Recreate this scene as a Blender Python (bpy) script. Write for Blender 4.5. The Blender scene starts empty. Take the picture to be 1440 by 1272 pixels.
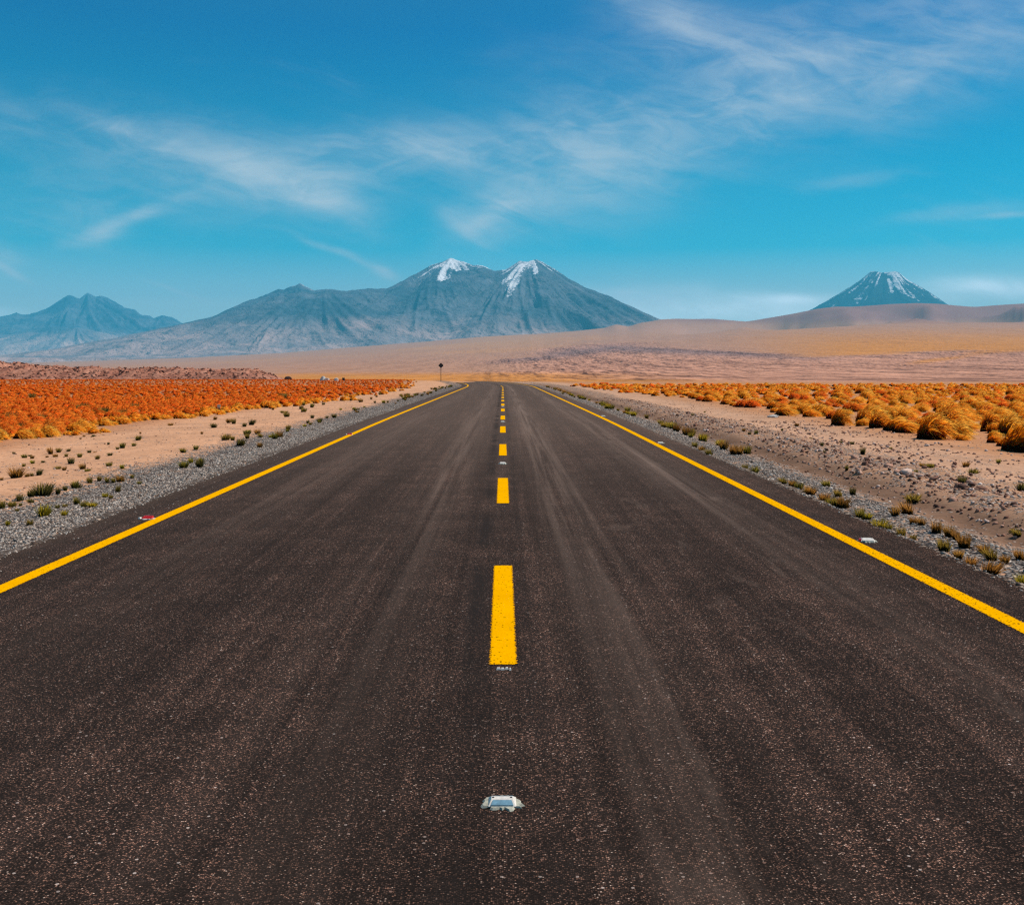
import bpy, bmesh, math, random
import numpy as np
from mathutils import Vector, Matrix

S = bpy.context.scene
COL = S.collection
F, PX0, PY0, CAMZ = 1500.0, 707.0, 517.0, 1.6     # focal length in photo pixels, vanishing point, eye height (m)

# ------------------------------------------------------------------ camera
cd = bpy.data.cameras.new("camera")
cd.sensor_width = 36.0
cd.lens = 36.0 * F / 1440.0
cd.shift_x = (720 - PX0) / 1440.0
cd.shift_y = (PY0 - 636) / 1440.0
cd.clip_start, cd.clip_end = 0.05, 120000.0
cam = bpy.data.objects.new("camera", cd)
cam.location = (0, 0, CAMZ)
cam.rotation_euler = (math.radians(90), 0, 0)
COL.objects.link(cam)
S.camera = cam

# ------------------------------------------------------------------ exposure
S.view_settings.view_transform = 'Standard'
S.view_settings.look = 'None'
S.view_settings.exposure = 0.12
S.view_settings.gamma = 1.0
S.cycles.use_denoising = False
S.cycles.max_bounces = 6
S.cycles.diffuse_bounces = 2
S.cycles.glossy_bounces = 2
S.cycles.transmission_bounces = 3
S.cycles.transparent_max_bounces = 12
S.cycles.volume_bounces = 1
S.cycles.sample_clamp_indirect = 4.0
S.cycles.filter_width = 1.3

# ------------------------------------------------------------------ sun and sky
SUN_EL, SUN_AZ = math.radians(50), math.radians(68)     # azimuth clockwise from +Y (the way the road runs)
sd = Vector((math.sin(SUN_AZ) * math.cos(SUN_EL), math.cos(SUN_AZ) * math.cos(SUN_EL), math.sin(SUN_EL)))
ld = bpy.data.lights.new("sun", 'SUN')
ld.energy = 4.4
ld.angle = math.radians(0.53)
ld.color = (1.0, 0.90, 0.80)
sun = bpy.data.objects.new("sun", ld)
sun.rotation_euler = (-sd).to_track_quat('-Z', 'Y').to_euler()
sun.location = (40, 20, 60)
COL.objects.link(sun)


class NT:
    """small helper for writing node trees"""
    def __init__(self, tree):
        self.t = tree

    def n(self, typ, **kw):
        nd = self.t.nodes.new(typ)
        for k, v in kw.items():
            setattr(nd, k, v)
        return nd

    def put(self, sock, v):
        if isinstance(v, bpy.types.NodeSocket):
            self.t.links.new(v, sock)
        elif v is not None:
            if hasattr(sock, 'default_value') and hasattr(sock.default_value, '__len__') and len(sock.default_value) == 4 and len(v) == 3:
                v = (*v, 1.0)
            sock.default_value = v

    def m(self, op, a, b=None, c=None, clamp=False):
        nd = self.n('ShaderNodeMath', operation=op, use_clamp=clamp)
        self.put(nd.inputs[0], a)
        self.put(nd.inputs[1], b)
        self.put(nd.inputs[2], c)
        return nd.outputs[0]

    def mix(self, f, a, b, blend='MIX', clamp=False):
        nd = self.n('ShaderNodeMix', data_type='RGBA', blend_type=blend)
        nd.clamp_result = clamp
        self.put(nd.inputs[0], f)
        self.put(nd.inputs[6], a)
        self.put(nd.inputs[7], b)
        return nd.outputs[2]

    def ramp(self, f, stops, interp='LINEAR'):
        nd = self.n('ShaderNodeValToRGB')
        nd.color_ramp.interpolation = interp
        e = nd.color_ramp.elements
        while len(e) < len(stops):
            e.new(0.5)
        for el, (p, c) in zip(e, stops):
            el.position = p
            el.color = (*c, 1.0) if len(c) == 3 else c
        self.put(nd.inputs[0], f)
        return nd.outputs[0]

    def ss(self, x, lo, hi):
        nd = self.n('ShaderNodeMapRange', interpolation_type='SMOOTHSTEP')
        self.put(nd.inputs[0], x)
        nd.inputs[1].default_value, nd.inputs[2].default_value = lo, hi
        return nd.outputs[0]

    def noise(self, vec, scale, detail=3, rough=0.5, dist=0.0, dims='3D', out=0):
        nd = self.n('ShaderNodeTexNoise', noise_dimensions=dims)
        self.put(nd.inputs['Vector'], vec)
        nd.inputs['Scale'].default_value = scale
        nd.inputs['Detail'].default_value = detail
        nd.inputs['Roughness'].default_value = rough
        nd.inputs['Distortion'].default_value = dist
        return nd.outputs[out]

    def voro(self, vec, scale, out='Color', feature='F1', dims='3D'):
        nd = self.n('ShaderNodeTexVoronoi', feature=feature, voronoi_dimensions=dims)
        self.put(nd.inputs['Vector'], vec)
        nd.inputs['Scale'].default_value = scale
        return nd.outputs[out]

    def xyz(self, x, y, z=0.0):
        nd = self.n('ShaderNodeCombineXYZ')
        self.put(nd.inputs[0], x)
        self.put(nd.inputs[1], y)
        self.put(nd.inputs[2], z)
        return nd.outputs[0]

    def sep(self, v):
        nd = self.n('ShaderNodeSeparateXYZ')
        self.put(nd.inputs[0], v)
        return nd.outputs

    def attr(self, name, out='Fac'):
        nd = self.n('ShaderNodeAttribute', attribute_name=name)
        return nd.outputs[out]


def lin(r, g, b):
    f = lambda c: (c / 255 / 12.92) if c / 255 <= 0.04045 else ((c / 255 + 0.055) / 1.055) ** 2.4
    return (f(r), f(g), f(b))


W = bpy.data.worlds.new("World")
S.world = W
W.use_nodes = True
W.node_tree.nodes.clear()
w = NT(W.node_tree)
sky = w.n('ShaderNodeTexSky', sky_type='NISHITA')
sky.sun_disc = False
sky.sun_elevation = SUN_EL
sky.sun_rotation = SUN_AZ
sky.altitude = 4000
sky.air_density, sky.dust_density, sky.ozone_density = 1.0, 0.3, 1.5
gen = w.n('ShaderNodeTexCoord').outputs['Generated']
dx, dy, dz = w.sep(gen)[:3]
# high desert sky: the physical sky shifted towards the photograph's teal by height above the horizon
tint = w.ramp(dz, [(0.0, (1.15, 1.02, 0.92)), (0.06, (1.40, 1.26, 0.98)), (0.11, (0.10, 1.02, 0.97)), (0.17, (0.01, 0.95, 0.97)),
                   (0.23, (0.00, 0.84, 0.98)), (0.30, (0.01, 0.69, 1.00)), (0.42, (0.2, 0.8, 1.0)), (1.0, (0.6, 0.85, 0.85))])
sky_c = w.mix(1.0, sky.outputs[0], tint, 'MULTIPLY')
# cirrus: fibres of noise inside soft patches of direction, like sheets of ice cloud high above the plain
front = w.ss(dy, 0.05, 0.25)
yy = w.m('MAXIMUM', dy, 0.05)
u = w.m('DIVIDE', dx, yy)
v = w.m('DIVIDE', dz, yy)
wob = w.noise(gen, 5.0, 3, 0.5, out=1)
wx, wy, wz = w.sep(wob)[:3]
uw = w.m('ADD', u, w.m('MULTIPLY', w.m('SUBTRACT', wx, 0.5), 0.07))
vw = w.m('ADD', v, w.m('MULTIPLY', w.m('SUBTRACT', wy, 0.5), 0.05))


def patch(px, py, la, lb, deg, wgt):
    """soft ellipse round the direction that passes pixel (px, py)"""
    cu, cv = (px - PX0) / F, (PY0 - py) / F
    c, s = math.cos(math.radians(deg)), math.sin(math.radians(deg))
    a0 = w.m('SUBTRACT', uw, cu)
    b0 = w.m('SUBTRACT', vw, cv)
    a = w.m('MULTIPLY_ADD', a0, c, w.m('MULTIPLY', b0, s))
    b = w.m('MULTIPLY_ADD', b0, c, w.m('MULTIPLY', a0, -s))
    a = w.m('POWER', w.m('ABSOLUTE', w.m('DIVIDE', a, la / F)), 2.0)
    b = w.m('POWER', w.m('ABSOLUTE', w.m('DIVIDE', b, lb / F)), 2.0)
    g = w.m('POWER', 2.718, w.m('MULTIPLY', w.m('ADD', a, b), -1.0))
    return w.m('MULTIPLY', g, wgt)


def total(items):
    t = None
    for it in items:
        p = patch(*it)
        t = p if t is None else w.m('ADD', t, p)
    return t


broad = total([
    (860, 215, 150, 70, 12, 0.62), (1040, 140, 170, 42, 24, 0.58), (1290, 90, 190, 60, 12, 0.42), (640, 215, 130, 30, 8, 0.50),
    (480, 230, 120, 40, 10, 0.40), (150, 240, 230, 70, -6, 0.34), (200, 180, 120, 26, -16, 0.16), (60, 300, 140, 40, 0, 0.16), (960, 40, 110, 40, -30, 0.30), (1160, 45, 300, 60, 10, 0.24),
    (420, 275, 100, 36, -24, 0.40), (700, 300, 70, 32, 38, 0.42), (900, 410, 60, 14, 0, 0.4),
    (900, 405, 50, 26, 0, 0.25), (1190, 245, 60, 10, 3, 0.10), (1350, 305, 120, 10, 5, 0.12), (0, 360, 34, 26, 0, 0.4)])
low = total([(1010, 436, 210, 24, 0, 0.60), (1110, 414, 60, 8, 0, 0.55), (1420, 410, 110, 14, 2, 0.85), (900, 408, 60, 12, 0, 0.3), (0, 440, 40, 8, 0, 0.4)])
wisps = total([
    (402, 264, 74, 14, -25, 0.75), (440, 282, 60, 12, -14, 0.55), (180, 302, 66, 9, 21, 1.0), (150, 316, 40, 14, 15, 0.35), (150, 172, 60, 11, -19, 0.34),
    (250, 205, 90, 10, -21, 0.28), (668, 322, 40, 12, -32, 0.40), (705, 296, 60, 11, 33, 0.34), (470, 358, 66, 5, -22, 0.50), (540, 389, 26, 9, -28, 0.75),
    (18, 378, 32, 6, -24, 0.8), (240, 392, 40, 3.5, -23, 0.42), (10, 440, 30, 6, 0, 0.35), (1425, 308, 40, 4, 6, 0.4), (340, 225, 60, 20, -40, 0.22)])
rot = math.radians(-14)
fu = w.m('MULTIPLY_ADD', uw, math.cos(rot), w.m('MULTIPLY', vw, math.sin(rot)))
fv = w.m('MULTIPLY_ADD', vw, math.cos(rot), w.m('MULTIPLY', uw, -math.sin(rot)))
fib = w.noise(w.xyz(w.m('MULTIPLY', fu, 5.0), w.m('MULTIPLY', fv, 26.0), 2.0), 1.0, 8, 0.60, 0.5)
fib2 = w.noise(w.xyz(w.m('MULTIPLY', u, 16.0), w.m('MULTIPLY', v, 40.0), 5.0), 1.0, 7, 0.62, 0.9)
big = w.noise(w.xyz(w.m('MULTIPLY', u, 4.0), w.m('MULTIPLY', v, 9.0), 7.0), 1.0, 4, 0.55, 0.4)
tex = w.m('ADD', w.m('MULTIPLY', w.ss(fib, 0.36, 0.68), 0.72), w.m('MULTIPLY', w.ss(fib2, 0.36, 0.68), 0.48))
cl = w.m('MULTIPLY', broad, w.m('MULTIPLY_ADD', tex, 1.50, 0.36))
cl = w.m('MULTIPLY', cl, w.m('MULTIPLY_ADD', w.ss(big, 0.28, 0.70), 0.75, 0.42))
cl = w.m('ADD', cl, w.m('MULTIPLY', wisps, w.m('MULTIPLY_ADD', tex, 0.95, 0.32)))
cl = w.m('ADD', cl, w.m('MULTIPLY', w.ss(fib, 0.48, 0.80), w.m('MULTIPLY', w.ss(big, 0.40, 0.75), 0.10)))
cl = w.m('SUBTRACT', 1.0, w.m('POWER', 2.718, w.m('MULTIPLY', cl, -0.95)))
cl = w.m('MULTIPLY', cl, front)
bg_s = 0.10
bg = w.n('ShaderNodeBackground')
cloud_c = lin(208, 214, 220)
CL = tuple(c / bg_s for c in cloud_c)
lowc = w.m('MULTIPLY', w.m('MULTIPLY', w.m('MULTIPLY', low, w.m('MULTIPLY_ADD', tex, 0.75, 0.62)), front), 1.0, clamp=True)
sky_c = w.mix(lowc, sky_c, tuple(c * 2.1 for c in CL))           # sunlit banks low behind the haze
w.put(bg.inputs[0], w.mix(cl, sky_c, CL))
bg.inputs[1].default_value = bg_s
w.t.links.new(bg.outputs[0], w.n('ShaderNodeOutputWorld').inputs[0])

# ------------------------------------------------------------------ numpy noise
def _h(ix, iy, seed):
    n = (ix.astype(np.int64) * 374761393 + iy.astype(np.int64) * 668265263 + seed * 1442695041) & 0xFFFFFFFF
    n = ((n ^ (n >> 13)) * 1274126177) & 0xFFFFFFFF
    n = (n ^ (n >> 16)) & 0xFFFFFFFF
    return n.astype(np.float64) / 0xFFFFFFFF * 2 - 1


def vn(x, y, seed=0):
    x, y = np.asarray(x, float), np.asarray(y, float)
    ix, iy = np.floor(x), np.floor(y)
    fx, fy = x - ix, y - iy
    fx = fx * fx * fx * (fx * (fx * 6 - 15) + 10)
    fy = fy * fy * fy * (fy * (fy * 6 - 15) + 10)
    a, b, c, d = _h(ix, iy, seed), _h(ix + 1, iy, seed), _h(ix, iy + 1, seed), _h(ix + 1, iy + 1, seed)
    return (a * (1 - fx) + b * fx) * (1 - fy) + (c * (1 - fx) + d * fx) * fy


def fbm(x, y, o=4, seed=0, gain=0.5):
    t, amp, s = 0.0, 1.0, 0.0
    for k in range(o):
        t = t + amp * vn(x * 2 ** k, y * 2 ** k, seed + k * 17)
        s += amp
        amp *= gain
    return t / s


def ridged(x, y, o=4, seed=0, gain=0.5):
    t, amp, s = 0.0, 1.0, 0.0
    for k in range(o):
        t = t + amp * (1 - np.abs(vn(x * 2 ** k, y * 2 ** k, seed + k * 31)) * 2)
        s += amp
        amp *= gain
    return t / s


def sst(x, a, b):
    t = np.clip((np.asarray(x, float) - a) / (b - a), 0, 1)
    return t * t * (3 - 2 * t)


# ------------------------------------------------------------------ mesh helpers
def mesh_np(name, verts, faces, mat=None, attrs=None, uv=None, smooth=False, parent=None):
    """faces: int array (n, 3 or 4) or list of such arrays"""
    me = bpy.data.meshes.new(name)
    fl = faces if isinstance(faces, list) else [faces]
    fl = [np.asarray(f, np.int32) for f in fl if len(f)]
    verts = np.asarray(verts, np.float32)
    me.vertices.add(len(verts))
    me.vertices.foreach_set("co", verts.ravel())
    li = np.concatenate([f.ravel() for f in fl])
    ln = np.concatenate([np.full(len(f), f.shape[1], np.int32) for f in fl])
    st = np.concatenate([[0], np.cumsum(ln)[:-1]]).astype(np.int32)
    me.loops.add(len(li))
    me.loops.foreach_set("vertex_index", li)
    me.polygons.add(len(ln))
    me.polygons.foreach_set("loop_start", st)
    me.polygons.foreach_set("loop_total", ln)
    if smooth:
        me.polygons.foreach_set("use_smooth", np.ones(len(ln), bool))
    for k, a in (attrs or {}).items():
        a = np.asarray(a, np.float32)
        if a.ndim == 1:
            me.attributes.new(k, 'FLOAT', 'POINT').data.foreach_set("value", a)
        else:
            if a.shape[1] == 3:
                a = np.concatenate([a, np.ones((len(a), 1), np.float32)], 1)
            me.attributes.new(k, 'FLOAT_COLOR', 'POINT').data.foreach_set("color", a.ravel())
    if uv is not None:
        l = me.uv_layers.new(name="uv")
        l.data.foreach_set("uv", np.asarray(uv, np.float32)[li].ravel())
    me.update(calc_edges=True)
    me.validate()
    if mat:
        me.materials.append(mat)
    o = bpy.data.objects.new(name, me)
    COL.objects.link(o)
    if parent:
        o.parent = parent
    return o


def grid_faces(nr, nc):
    i = np.arange(nr * nc).reshape(nr, nc)
    return np.stack([i[:-1, :-1], i[:-1, 1:], i[1:, 1:], i[1:, :-1]], -1).reshape(-1, 4)


def tag(o, label=None, cat=None, group=None, kind=None):
    for k, x in (("label", label), ("category", cat), ("group", group), ("kind", kind)):
        if x:
            o[k] = x
    return o


def empty(name, loc):
    o = bpy.data.objects.new(name, None)
    o.empty_display_size = 0.1
    o.location = loc
    COL.objects.link(o)
    return o


def new_mat(name):
    m = bpy.data.materials.new(name)
    m.use_nodes = True
    m.node_tree.nodes.clear()
    t = NT(m.node_tree)
    out = t.n('ShaderNodeOutputMaterial')
    return m, t, out


def principled(t, out, color, rough=0.9, spec=0.25, normal=None, metal=0.0):
    p = t.n('ShaderNodeBsdfPrincipled')
    t.put(p.inputs['Base Color'], color)
    t.put(p.inputs['Roughness'], rough)
    t.put(p.inputs['Metallic'], metal)
    p.inputs['Specular IOR Level'].default_value = spec
    if normal is not None:
        t.put(p.inputs['Normal'], normal)
    if out is not None:
        t.t.links.new(p.outputs[0], out.inputs[0])
    return p.outputs[0]


def bump(t, height, strength, dist):
    b = t.n('ShaderNodeBump')
    b.inputs['Strength'].default_value = strength
    b.inputs['Distance'].default_value = dist
    t.put(b.inputs['Height'], height)
    return b.outputs[0]


# ------------------------------------------------------------------ the lie of the land
ROAD_L, ROAD_R = -4.32, 3.86
LINE_L, LINE_R = -3.63, 3.20


def road_cx(Y):
    return -np.maximum(0, np.asarray(Y, float) - 104) ** 2 / (2 * 470.0)


def road_z(Y):
    Y = np.asarray(Y, float)
    a = np.maximum(0, Y - 28)
    z = -0.0045 * (np.sqrt(a * a + 36) - 6)
    b = np.maximum(0, Y - 168)
    return z - 0.00018 * b * b


PLAIN_TOP = np.array([(-900, 520), (-300, 515), (0, 511), (100, 508), (260, 503), (400, 496), (496, 488), (600, 480), (683, 473), (760, 469), (812, 465), (850, 461),
                      (866, 456), (884, 459), (900, 454), (930, 449), (950, 448), (975, 448.5), (1000, 448), (1025, 450), (1050, 452), (1080, 447), (1115, 441), (1150, 434), (1175, 431), (1200, 431), (1225, 429.5),
                      (1250, 427.5), (1290, 426), (1320, 427), (1340, 429), (1370, 431.5), (1400, 429), (1440, 426.5), (1600, 420), (1900, 430), (2600, 440)], float)
D0, D1 = 170.0, 9000.0


def ground_z(X, Y, detail=True):
    X, Y = np.asarray(X, float), np.asarray(Y, float)
    u = X - road_cx(np.minimum(Y, 190))
    zr = road_z(np.minimum(Y, 200))
    # near: the two roadsides
    zl = -0.10 - 0.0016 * np.clip(Y, 0, 400)
    zrt = -0.15 - 0.0024 * np.clip(Y - 15, 0, 400)
    left = zr - 0.03 + (zl - zr + 0.03) * sst(-u, 5.2, 9.0)
    right = zr - 0.03 + (zrt - zr + 0.03) * sst(u, 5.4, 8.5)
    z = np.where(u < 0, left, right)
    z = z - 0.055 * sst(-u, 4.3, 5.2) * (1 - sst(-u, 5.6, 6.6)) * (Y < 200)
    far_fade = 1 - sst(Y, 95, 140)
    wv = 0.25 * fbm(Y * 0.12, Y * 0 + 3.3, 2, 5)
    ditch = np.exp(-((u - 5.0 - wv) / 0.42) ** 2)
    bank = sst(u, 5.15 + wv, 5.75 + wv) * (1 - sst(u, 5.9, 8.0))
    z = z - 0.09 * ditch * far_fade + 0.035 * bank * far_fade * (0.7 + 0.6 * vn(Y * 0.8, u * 0.8, 9))
    if detail:
        out = sst(np.abs(u), 4.4, 6.5)
        z = z + out * (0.07 * fbm(X * 0.35, Y * 0.35, 3, 21) + 0.022 * fbm(X * 2.1, Y * 2.1, 3, 22)) * (1 - 0.6 * sst(Y, 60, 160))
        rub = sst(u, 5.1, 5.9) * (1 - sst(u, 7.2, 8.6)) * far_fade
        z = z + rub * 0.10 * np.abs(fbm(X * 2.6, Y * 2.6, 4, 23)) + 0.05 * ditch * far_fade * fbm(X * 4.0, Y * 2.5, 3, 24)
    under = (np.abs(u + 0.23) < 4.05) & (Y < 260)
    z = np.where(under, zr - 0.10, z)
    # far: the plain that climbs to the hills, concave like any fan of outwash
    D = np.maximum(Y, 1.0)
    px = PX0 + F * X / D
    top = np.interp(px, PLAIN_TOP[:, 0], PLAIN_TOP[:, 1])
    s = np.log(np.maximum(D, D0) / D0) / math.log(D1 / D0)
    sc = np.clip(s, 0, 1)
    soft = sum(np.interp(px + o_, PLAIN_TOP[:, 0], PLAIN_TOP[:, 1]) for o_ in (-120, -80, -40, 0, 40, 80, 120)) / 7
    top = soft + (top - soft) * sst(sc, 0.93, 1.0)
    py0 = 536.8 - 2.2 * (1 - sst(px, 560, 720))
    g = sc ** 1.9
    py = py0 + (top - py0) * g
    zf = CAMZ + D * (PY0 - py) / F
    # folds of the hills
    if detail:
        fold = ridged((X - 0.32 * Y) / 1050.0 + 3.1, Y / 3800.0 + X / 9000.0, 4, 41, 0.5)
        hill = sst(D, 5200, 7600) * sst(px, 900, 1120)
        zf = zf + hill * 240 * np.minimum(fold - 0.78, 0.02) * (1 - sst(D, 8300, 9000))
        amp = np.clip(D * 0.0011, 0, 3.0) * sst(D, 150, 260) * (1 - sst(D, 5000, 8000))
        zf = zf + 0.7 * amp * (ridged(X / 16.0, Y / 70.0, 4, 51) - 0.4) * (0.35 + 0.9 * sst(px, 660, 900)) * (1 - 0.8 * sst(-px, -640, -300))
    back = np.maximum(0, D - D1)
    zf = zf - back * 0.12
    k = sst(Y, 140, 185)
    return z * (1 - k) + zf * k


def ground_spot(px, py, guess=-0.15):
    """the point of the ground that the line of sight through photo pixel (px, py) meets"""
    D = 1500.0 * (CAMZ - guess) / (py - PY0)
    for _ in range(12):
        X = (px - PX0) / F * D
        zz = float(ground_z(X, D))
        D = 0.5 * D + 0.5 * F * (CAMZ - zz) / (py - PY0)
    X = (px - PX0) / F * D
    return X, D, float(ground_z(X, D))


# ------------------------------------------------------------------ ground
def ground_material():
    m, t, out = new_mat("desert ground")
    pos = t.n('ShaderNodeNewGeometry').outputs['Position']
    gc = t.attr("gcol", 'Color')
    grav = t.attr("gravel")
    rock = t.attr("rock")
    near = t.attr("near")
    # sand: soft mottling, fine grain, scattered dark grit
    n1 = t.noise(pos, 0.55, 6, 0.6)
    n2 = t.noise(pos, 9.0, 6, 0.65)
    soil = t.mix(1.0, gc, t.ramp(n1, [(0.3, (0.84, 0.83, 0.82)), (0.7, (1.13, 1.14, 1.15))]), 'MULTIPLY')
    soil = t.mix(1.0, soil, t.ramp(n2, [(0.32, (0.80, 0.78, 0.77)), (0.52, (1.0, 1.0, 1.0)), (0.72, (1.16, 1.16, 1.15))]), 'MULTIPLY')
    gs = t.voro(pos, 16.0, 'Distance')
    gmask = t.m('MULTIPLY', t.m('LESS_THAN', gs, 0.16), t.m('GREATER_THAN', t.noise(pos, 1.7, 3, 0.6), 0.53))
    soil = t.mix(t.m('MULTIPLY', t.m('MULTIPLY', gmask, near), 0.75), soil, lin(96, 66, 54))
    # gravel: bluish grey chips
    vc = t.voro(pos, 27.0, 'Color')
    vd = t.voro(pos, 27.0, 'Distance')
    rr = t.sep(vc)[0]
    chip = t.ramp(rr, [(0.0, lin(92, 78, 68)), (0.4, lin(140, 128, 118)), (0.75, lin(172, 162, 152)), (1.0, lin(204, 188, 174))])
    chip = t.mix(t.ss(vd, 0.30, 0.62), chip, lin(62, 56, 54))
    jit = t.m('ADD', t.m('MULTIPLY', t.m('SUBTRACT', t.noise(pos, 2.6, 5, 0.65), 0.5), 2.0), t.m('MULTIPLY', t.m('SUBTRACT', rr, 0.5), 0.9))
    gm = t.ss(t.m('ADD', grav, jit), 0.40, 0.60)
    col = t.mix(gm, soil, chip)
    # the rubble of the old lava fields far off: blocks and gaps at several sizes
    sx, sy, sz = t.sep(pos)[:3]
    sp = t.xyz(sx, t.m('MULTIPLY', sy, 0.035), t.m('MULTIPLY', sz, 1.0))
    b1 = t.noise(sp, 0.20, 9, 0.72)
    b2 = t.noise(sp, 0.025, 6, 0.65)
    blocks = t.ramp(t.m('ADD', t.m('MULTIPLY', b1, 0.72), t.m('MULTIPLY', b2, 0.28)),
                    [(0.40, (0.16, 0.13, 0.13)), (0.46, (0.60, 0.54, 0.52)), (0.51, (1.0, 0.98, 0.97)), (0.60, (1.42, 1.40, 1.38))])
    col = t.mix(rock, col, t.mix(1.0, col, blocks, 'MULTIPLY'))
    bush = t.xyz(t.m('MULTIPLY', sx, 0.17), t.m('MULTIPLY', sy, 0.011), 0.0)        # scrub, far apart
    bd, bc = t.voro(bush, 1.0, 'Distance', dims='2D'), t.sep(t.voro(bush, 1.0, 'Color', dims='2D'))
    bm_ = t.m('MULTIPLY', t.m('LESS_THAN', bd, t.m('MULTIPLY', bc[0], 0.34)), t.m('GREATER_THAN', bc[1], 0.45))
    col = t.mix(t.m('MULTIPLY', bm_, t.m('MULTIPLY', rock, 0.8)), col, lin(92, 66, 56))
    hgt = t.m('ADD', t.m('MULTIPLY', n2, 0.5), t.m('MULTIPLY', t.m('SUBTRACT', 1.0, vd), t.m('MULTIPLY', gm, 1.2)))
    principled(t, out, col, 0.95, 0.1, bump(t, hgt, 0.7, 0.03))
    return m


def build_ground():
    ys = [-10, -5, 0, 2, 4]
    ys += list(np.arange(5.0, 42.0, 0.16))
    y = ys[-1]
    while y < 16000:
        y *= 1.0085
        ys.append(y)
    ys = np.array(ys)
    core = np.linspace(-1, 1, 231)
    o = np.linspace(0, 1, 150)[1:]
    outer = o * 0.35 + o ** 2.0 * 0.65
    Cw = 14.0 * np.maximum(1, (ys / 150.0) ** 1.0)
    Wd = 60 + 0.95 * np.maximum(ys, 0)
    cx = road_cx(np.minimum(ys, 190))
    X = np.concatenate([(cx - Cw)[:, None] - (Wd[:, None] * outer[None, ::-1]), cx[:, None] + Cw[:, None] * core[None], (cx + Cw)[:, None] + Wd[:, None] * outer[None]], 1)
    Y = np.repeat(ys[:, None], X.shape[1], 1)
    Z = ground_z(X, Y)
    D = np.maximum(Y, 1)
    px = PX0 + F * X / D
    py = PY0 - F * (Z - CAMZ) / D
    u = X - road_cx(np.minimum(Y, 190))
    # colours of the bare ground itself
    c = np.zeros(X.shape + (3,))
    A = lambda r, g, b: np.array(lin(r, g, b))
    mixc = lambda a, b, f: a * (1 - f[..., None]) + b * f[..., None]
    sand_l, sand_r = A(212, 160, 122), A(200, 156, 124)
    c[:] = sand_l
    c = mixc(c, sand_r, sst(u, -2, 2))
    c = mixc(c, A(104, 78, 60), np.exp(-((u - 5.15) / 0.55) ** 2) * (Y < 140) * 0.85)                       # darker earth band along the ditch
    c = mixc(c, A(168, 126, 96), sst(u, 5.4, 5.9) * (1 - sst(u, 6.6, 7.8)) * (Y < 140) * 0.7)
    fl = sst(-u, 9.6, 12.5) * sst(Y, 12, 20)
    c = mixc(c, A(176, 112, 66), fl * 0.8)
    fr = sst(u, 8.8, 11.0)
    c = mixc(c, A(190, 128, 78), fr * 0.7)
    far = sst(Y, 135, 230)
    cf = np.zeros_like(c)
    cf[:] = A(186, 138, 110)                                          # pinkish outwash
    nz = fbm(X / 900.0, Y / 2600.0, 4, 61)
    nz2 = fbm(X / 160.0, Y / 420.0, 4, 62)
    lp = np.log(D)
    bands = fbm(lp * 9 + X / D * 3, X / D * 2.0, 3, 66)
    cf = mixc(cf, A(206, 148, 96), sst(nz * 0.8 + bands * 0.25, -0.05, 0.5) * 0.5 * (1 - sst(px, 850, 1050)))
    rockm = sst(px + 60 * nz2, 640, 800) * sst(py + 9 * nz + 3 * nz2 - np.interp(px, [600, 860, 1000, 1150, 1440], [512, 482, 487, 493, 487]), -1.5, 2.5)
    cf = mixc(cf, A(196, 143, 116), rockm)
    upb = np.interp(px, [600, 860, 1000, 1150, 1440], [512, 482, 487, 493, 487])
    cf = mixc(cf, A(128, 104, 104), rockm * np.exp(-((py + 2 * nz - upb - 7) / 5.0) ** 2) * 0.75 * (1 - sst(px, 1120, 1200)))
    org = sst(py + 2.5 * nz2, 521, 530) * (1 - sst(px + 40 * nz2, 720, 1010)) * sst(px, 330, 440)
    org = np.maximum(org, sst(py, 531.5, 534.5) * (1 - sst(px, 880, 1080)))
    slope_o = sst(py + 3 * nz2 + 6 * nz, 455, 486) * (1 - rockm) * sst(px + 50 * nz, 960, 1200)
    wedge = np.exp(-(((py - (497 - (px - 1365) * 0.07)) + 2 * nz2) / 3.0) ** 2) * sst(px, 1340, 1385)
    wedge2 = np.exp(-(((py - (508 - (px - 1300) * 0.12)) + 2 * nz2) / 2.6) ** 2) * sst(px, 1265, 1300) * (1 - sst(px, 1335, 1375))
    om = np.clip(org * 0.95 + slope_o * 1.0 + wedge * 0.9 + wedge2 * 0.85, 0, 1)
    cf = mixc(cf, A(208, 138, 62), om)
    hills = sst(-(py + 4 * nz), -458, -446) * sst(px, 880, 1000)
    cf = mixc(cf, A(150, 108, 104), hills * 0.9)
    c = mixc(c, cf, far)
    gl = sst(-u, 4.0, 4.5) * (1 - sst(-u, 5.5, 6.7)) * (1 - 0.4 * sst(Y, 100, 160))
    gr = sst(u, 3.5, 4.0) * (1 - sst(u, 4.3, 5.2)) * 0.9
    rub = 0.42 * sst(u, 5.3, 5.9) * (1 - sst(u, 6.6, 8.2))
    gravel = np.maximum(np.maximum(gl, gr), rub) * (Y < 185)
    rock = far * np.clip(rockm * (1 - om * 0.7) + 0.30 + 0.15 * nz2, 0, 1) * (1 - sst(D, 3000, 8000) * 0.75)
    near = 1 - sst(Y, 60, 120)
    mat = ground_material()
    ob = mesh_np("ground", np.stack([X, Y, Z], -1).reshape(-1, 3), grid_faces(*X.shape), mat,
                 {"gcol": c.reshape(-1, 3), "gravel": gravel.ravel(), "rock": rock.ravel(), "near": near.ravel()}, smooth=True)
    tag(ob, kind="structure")


build_ground()

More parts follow.
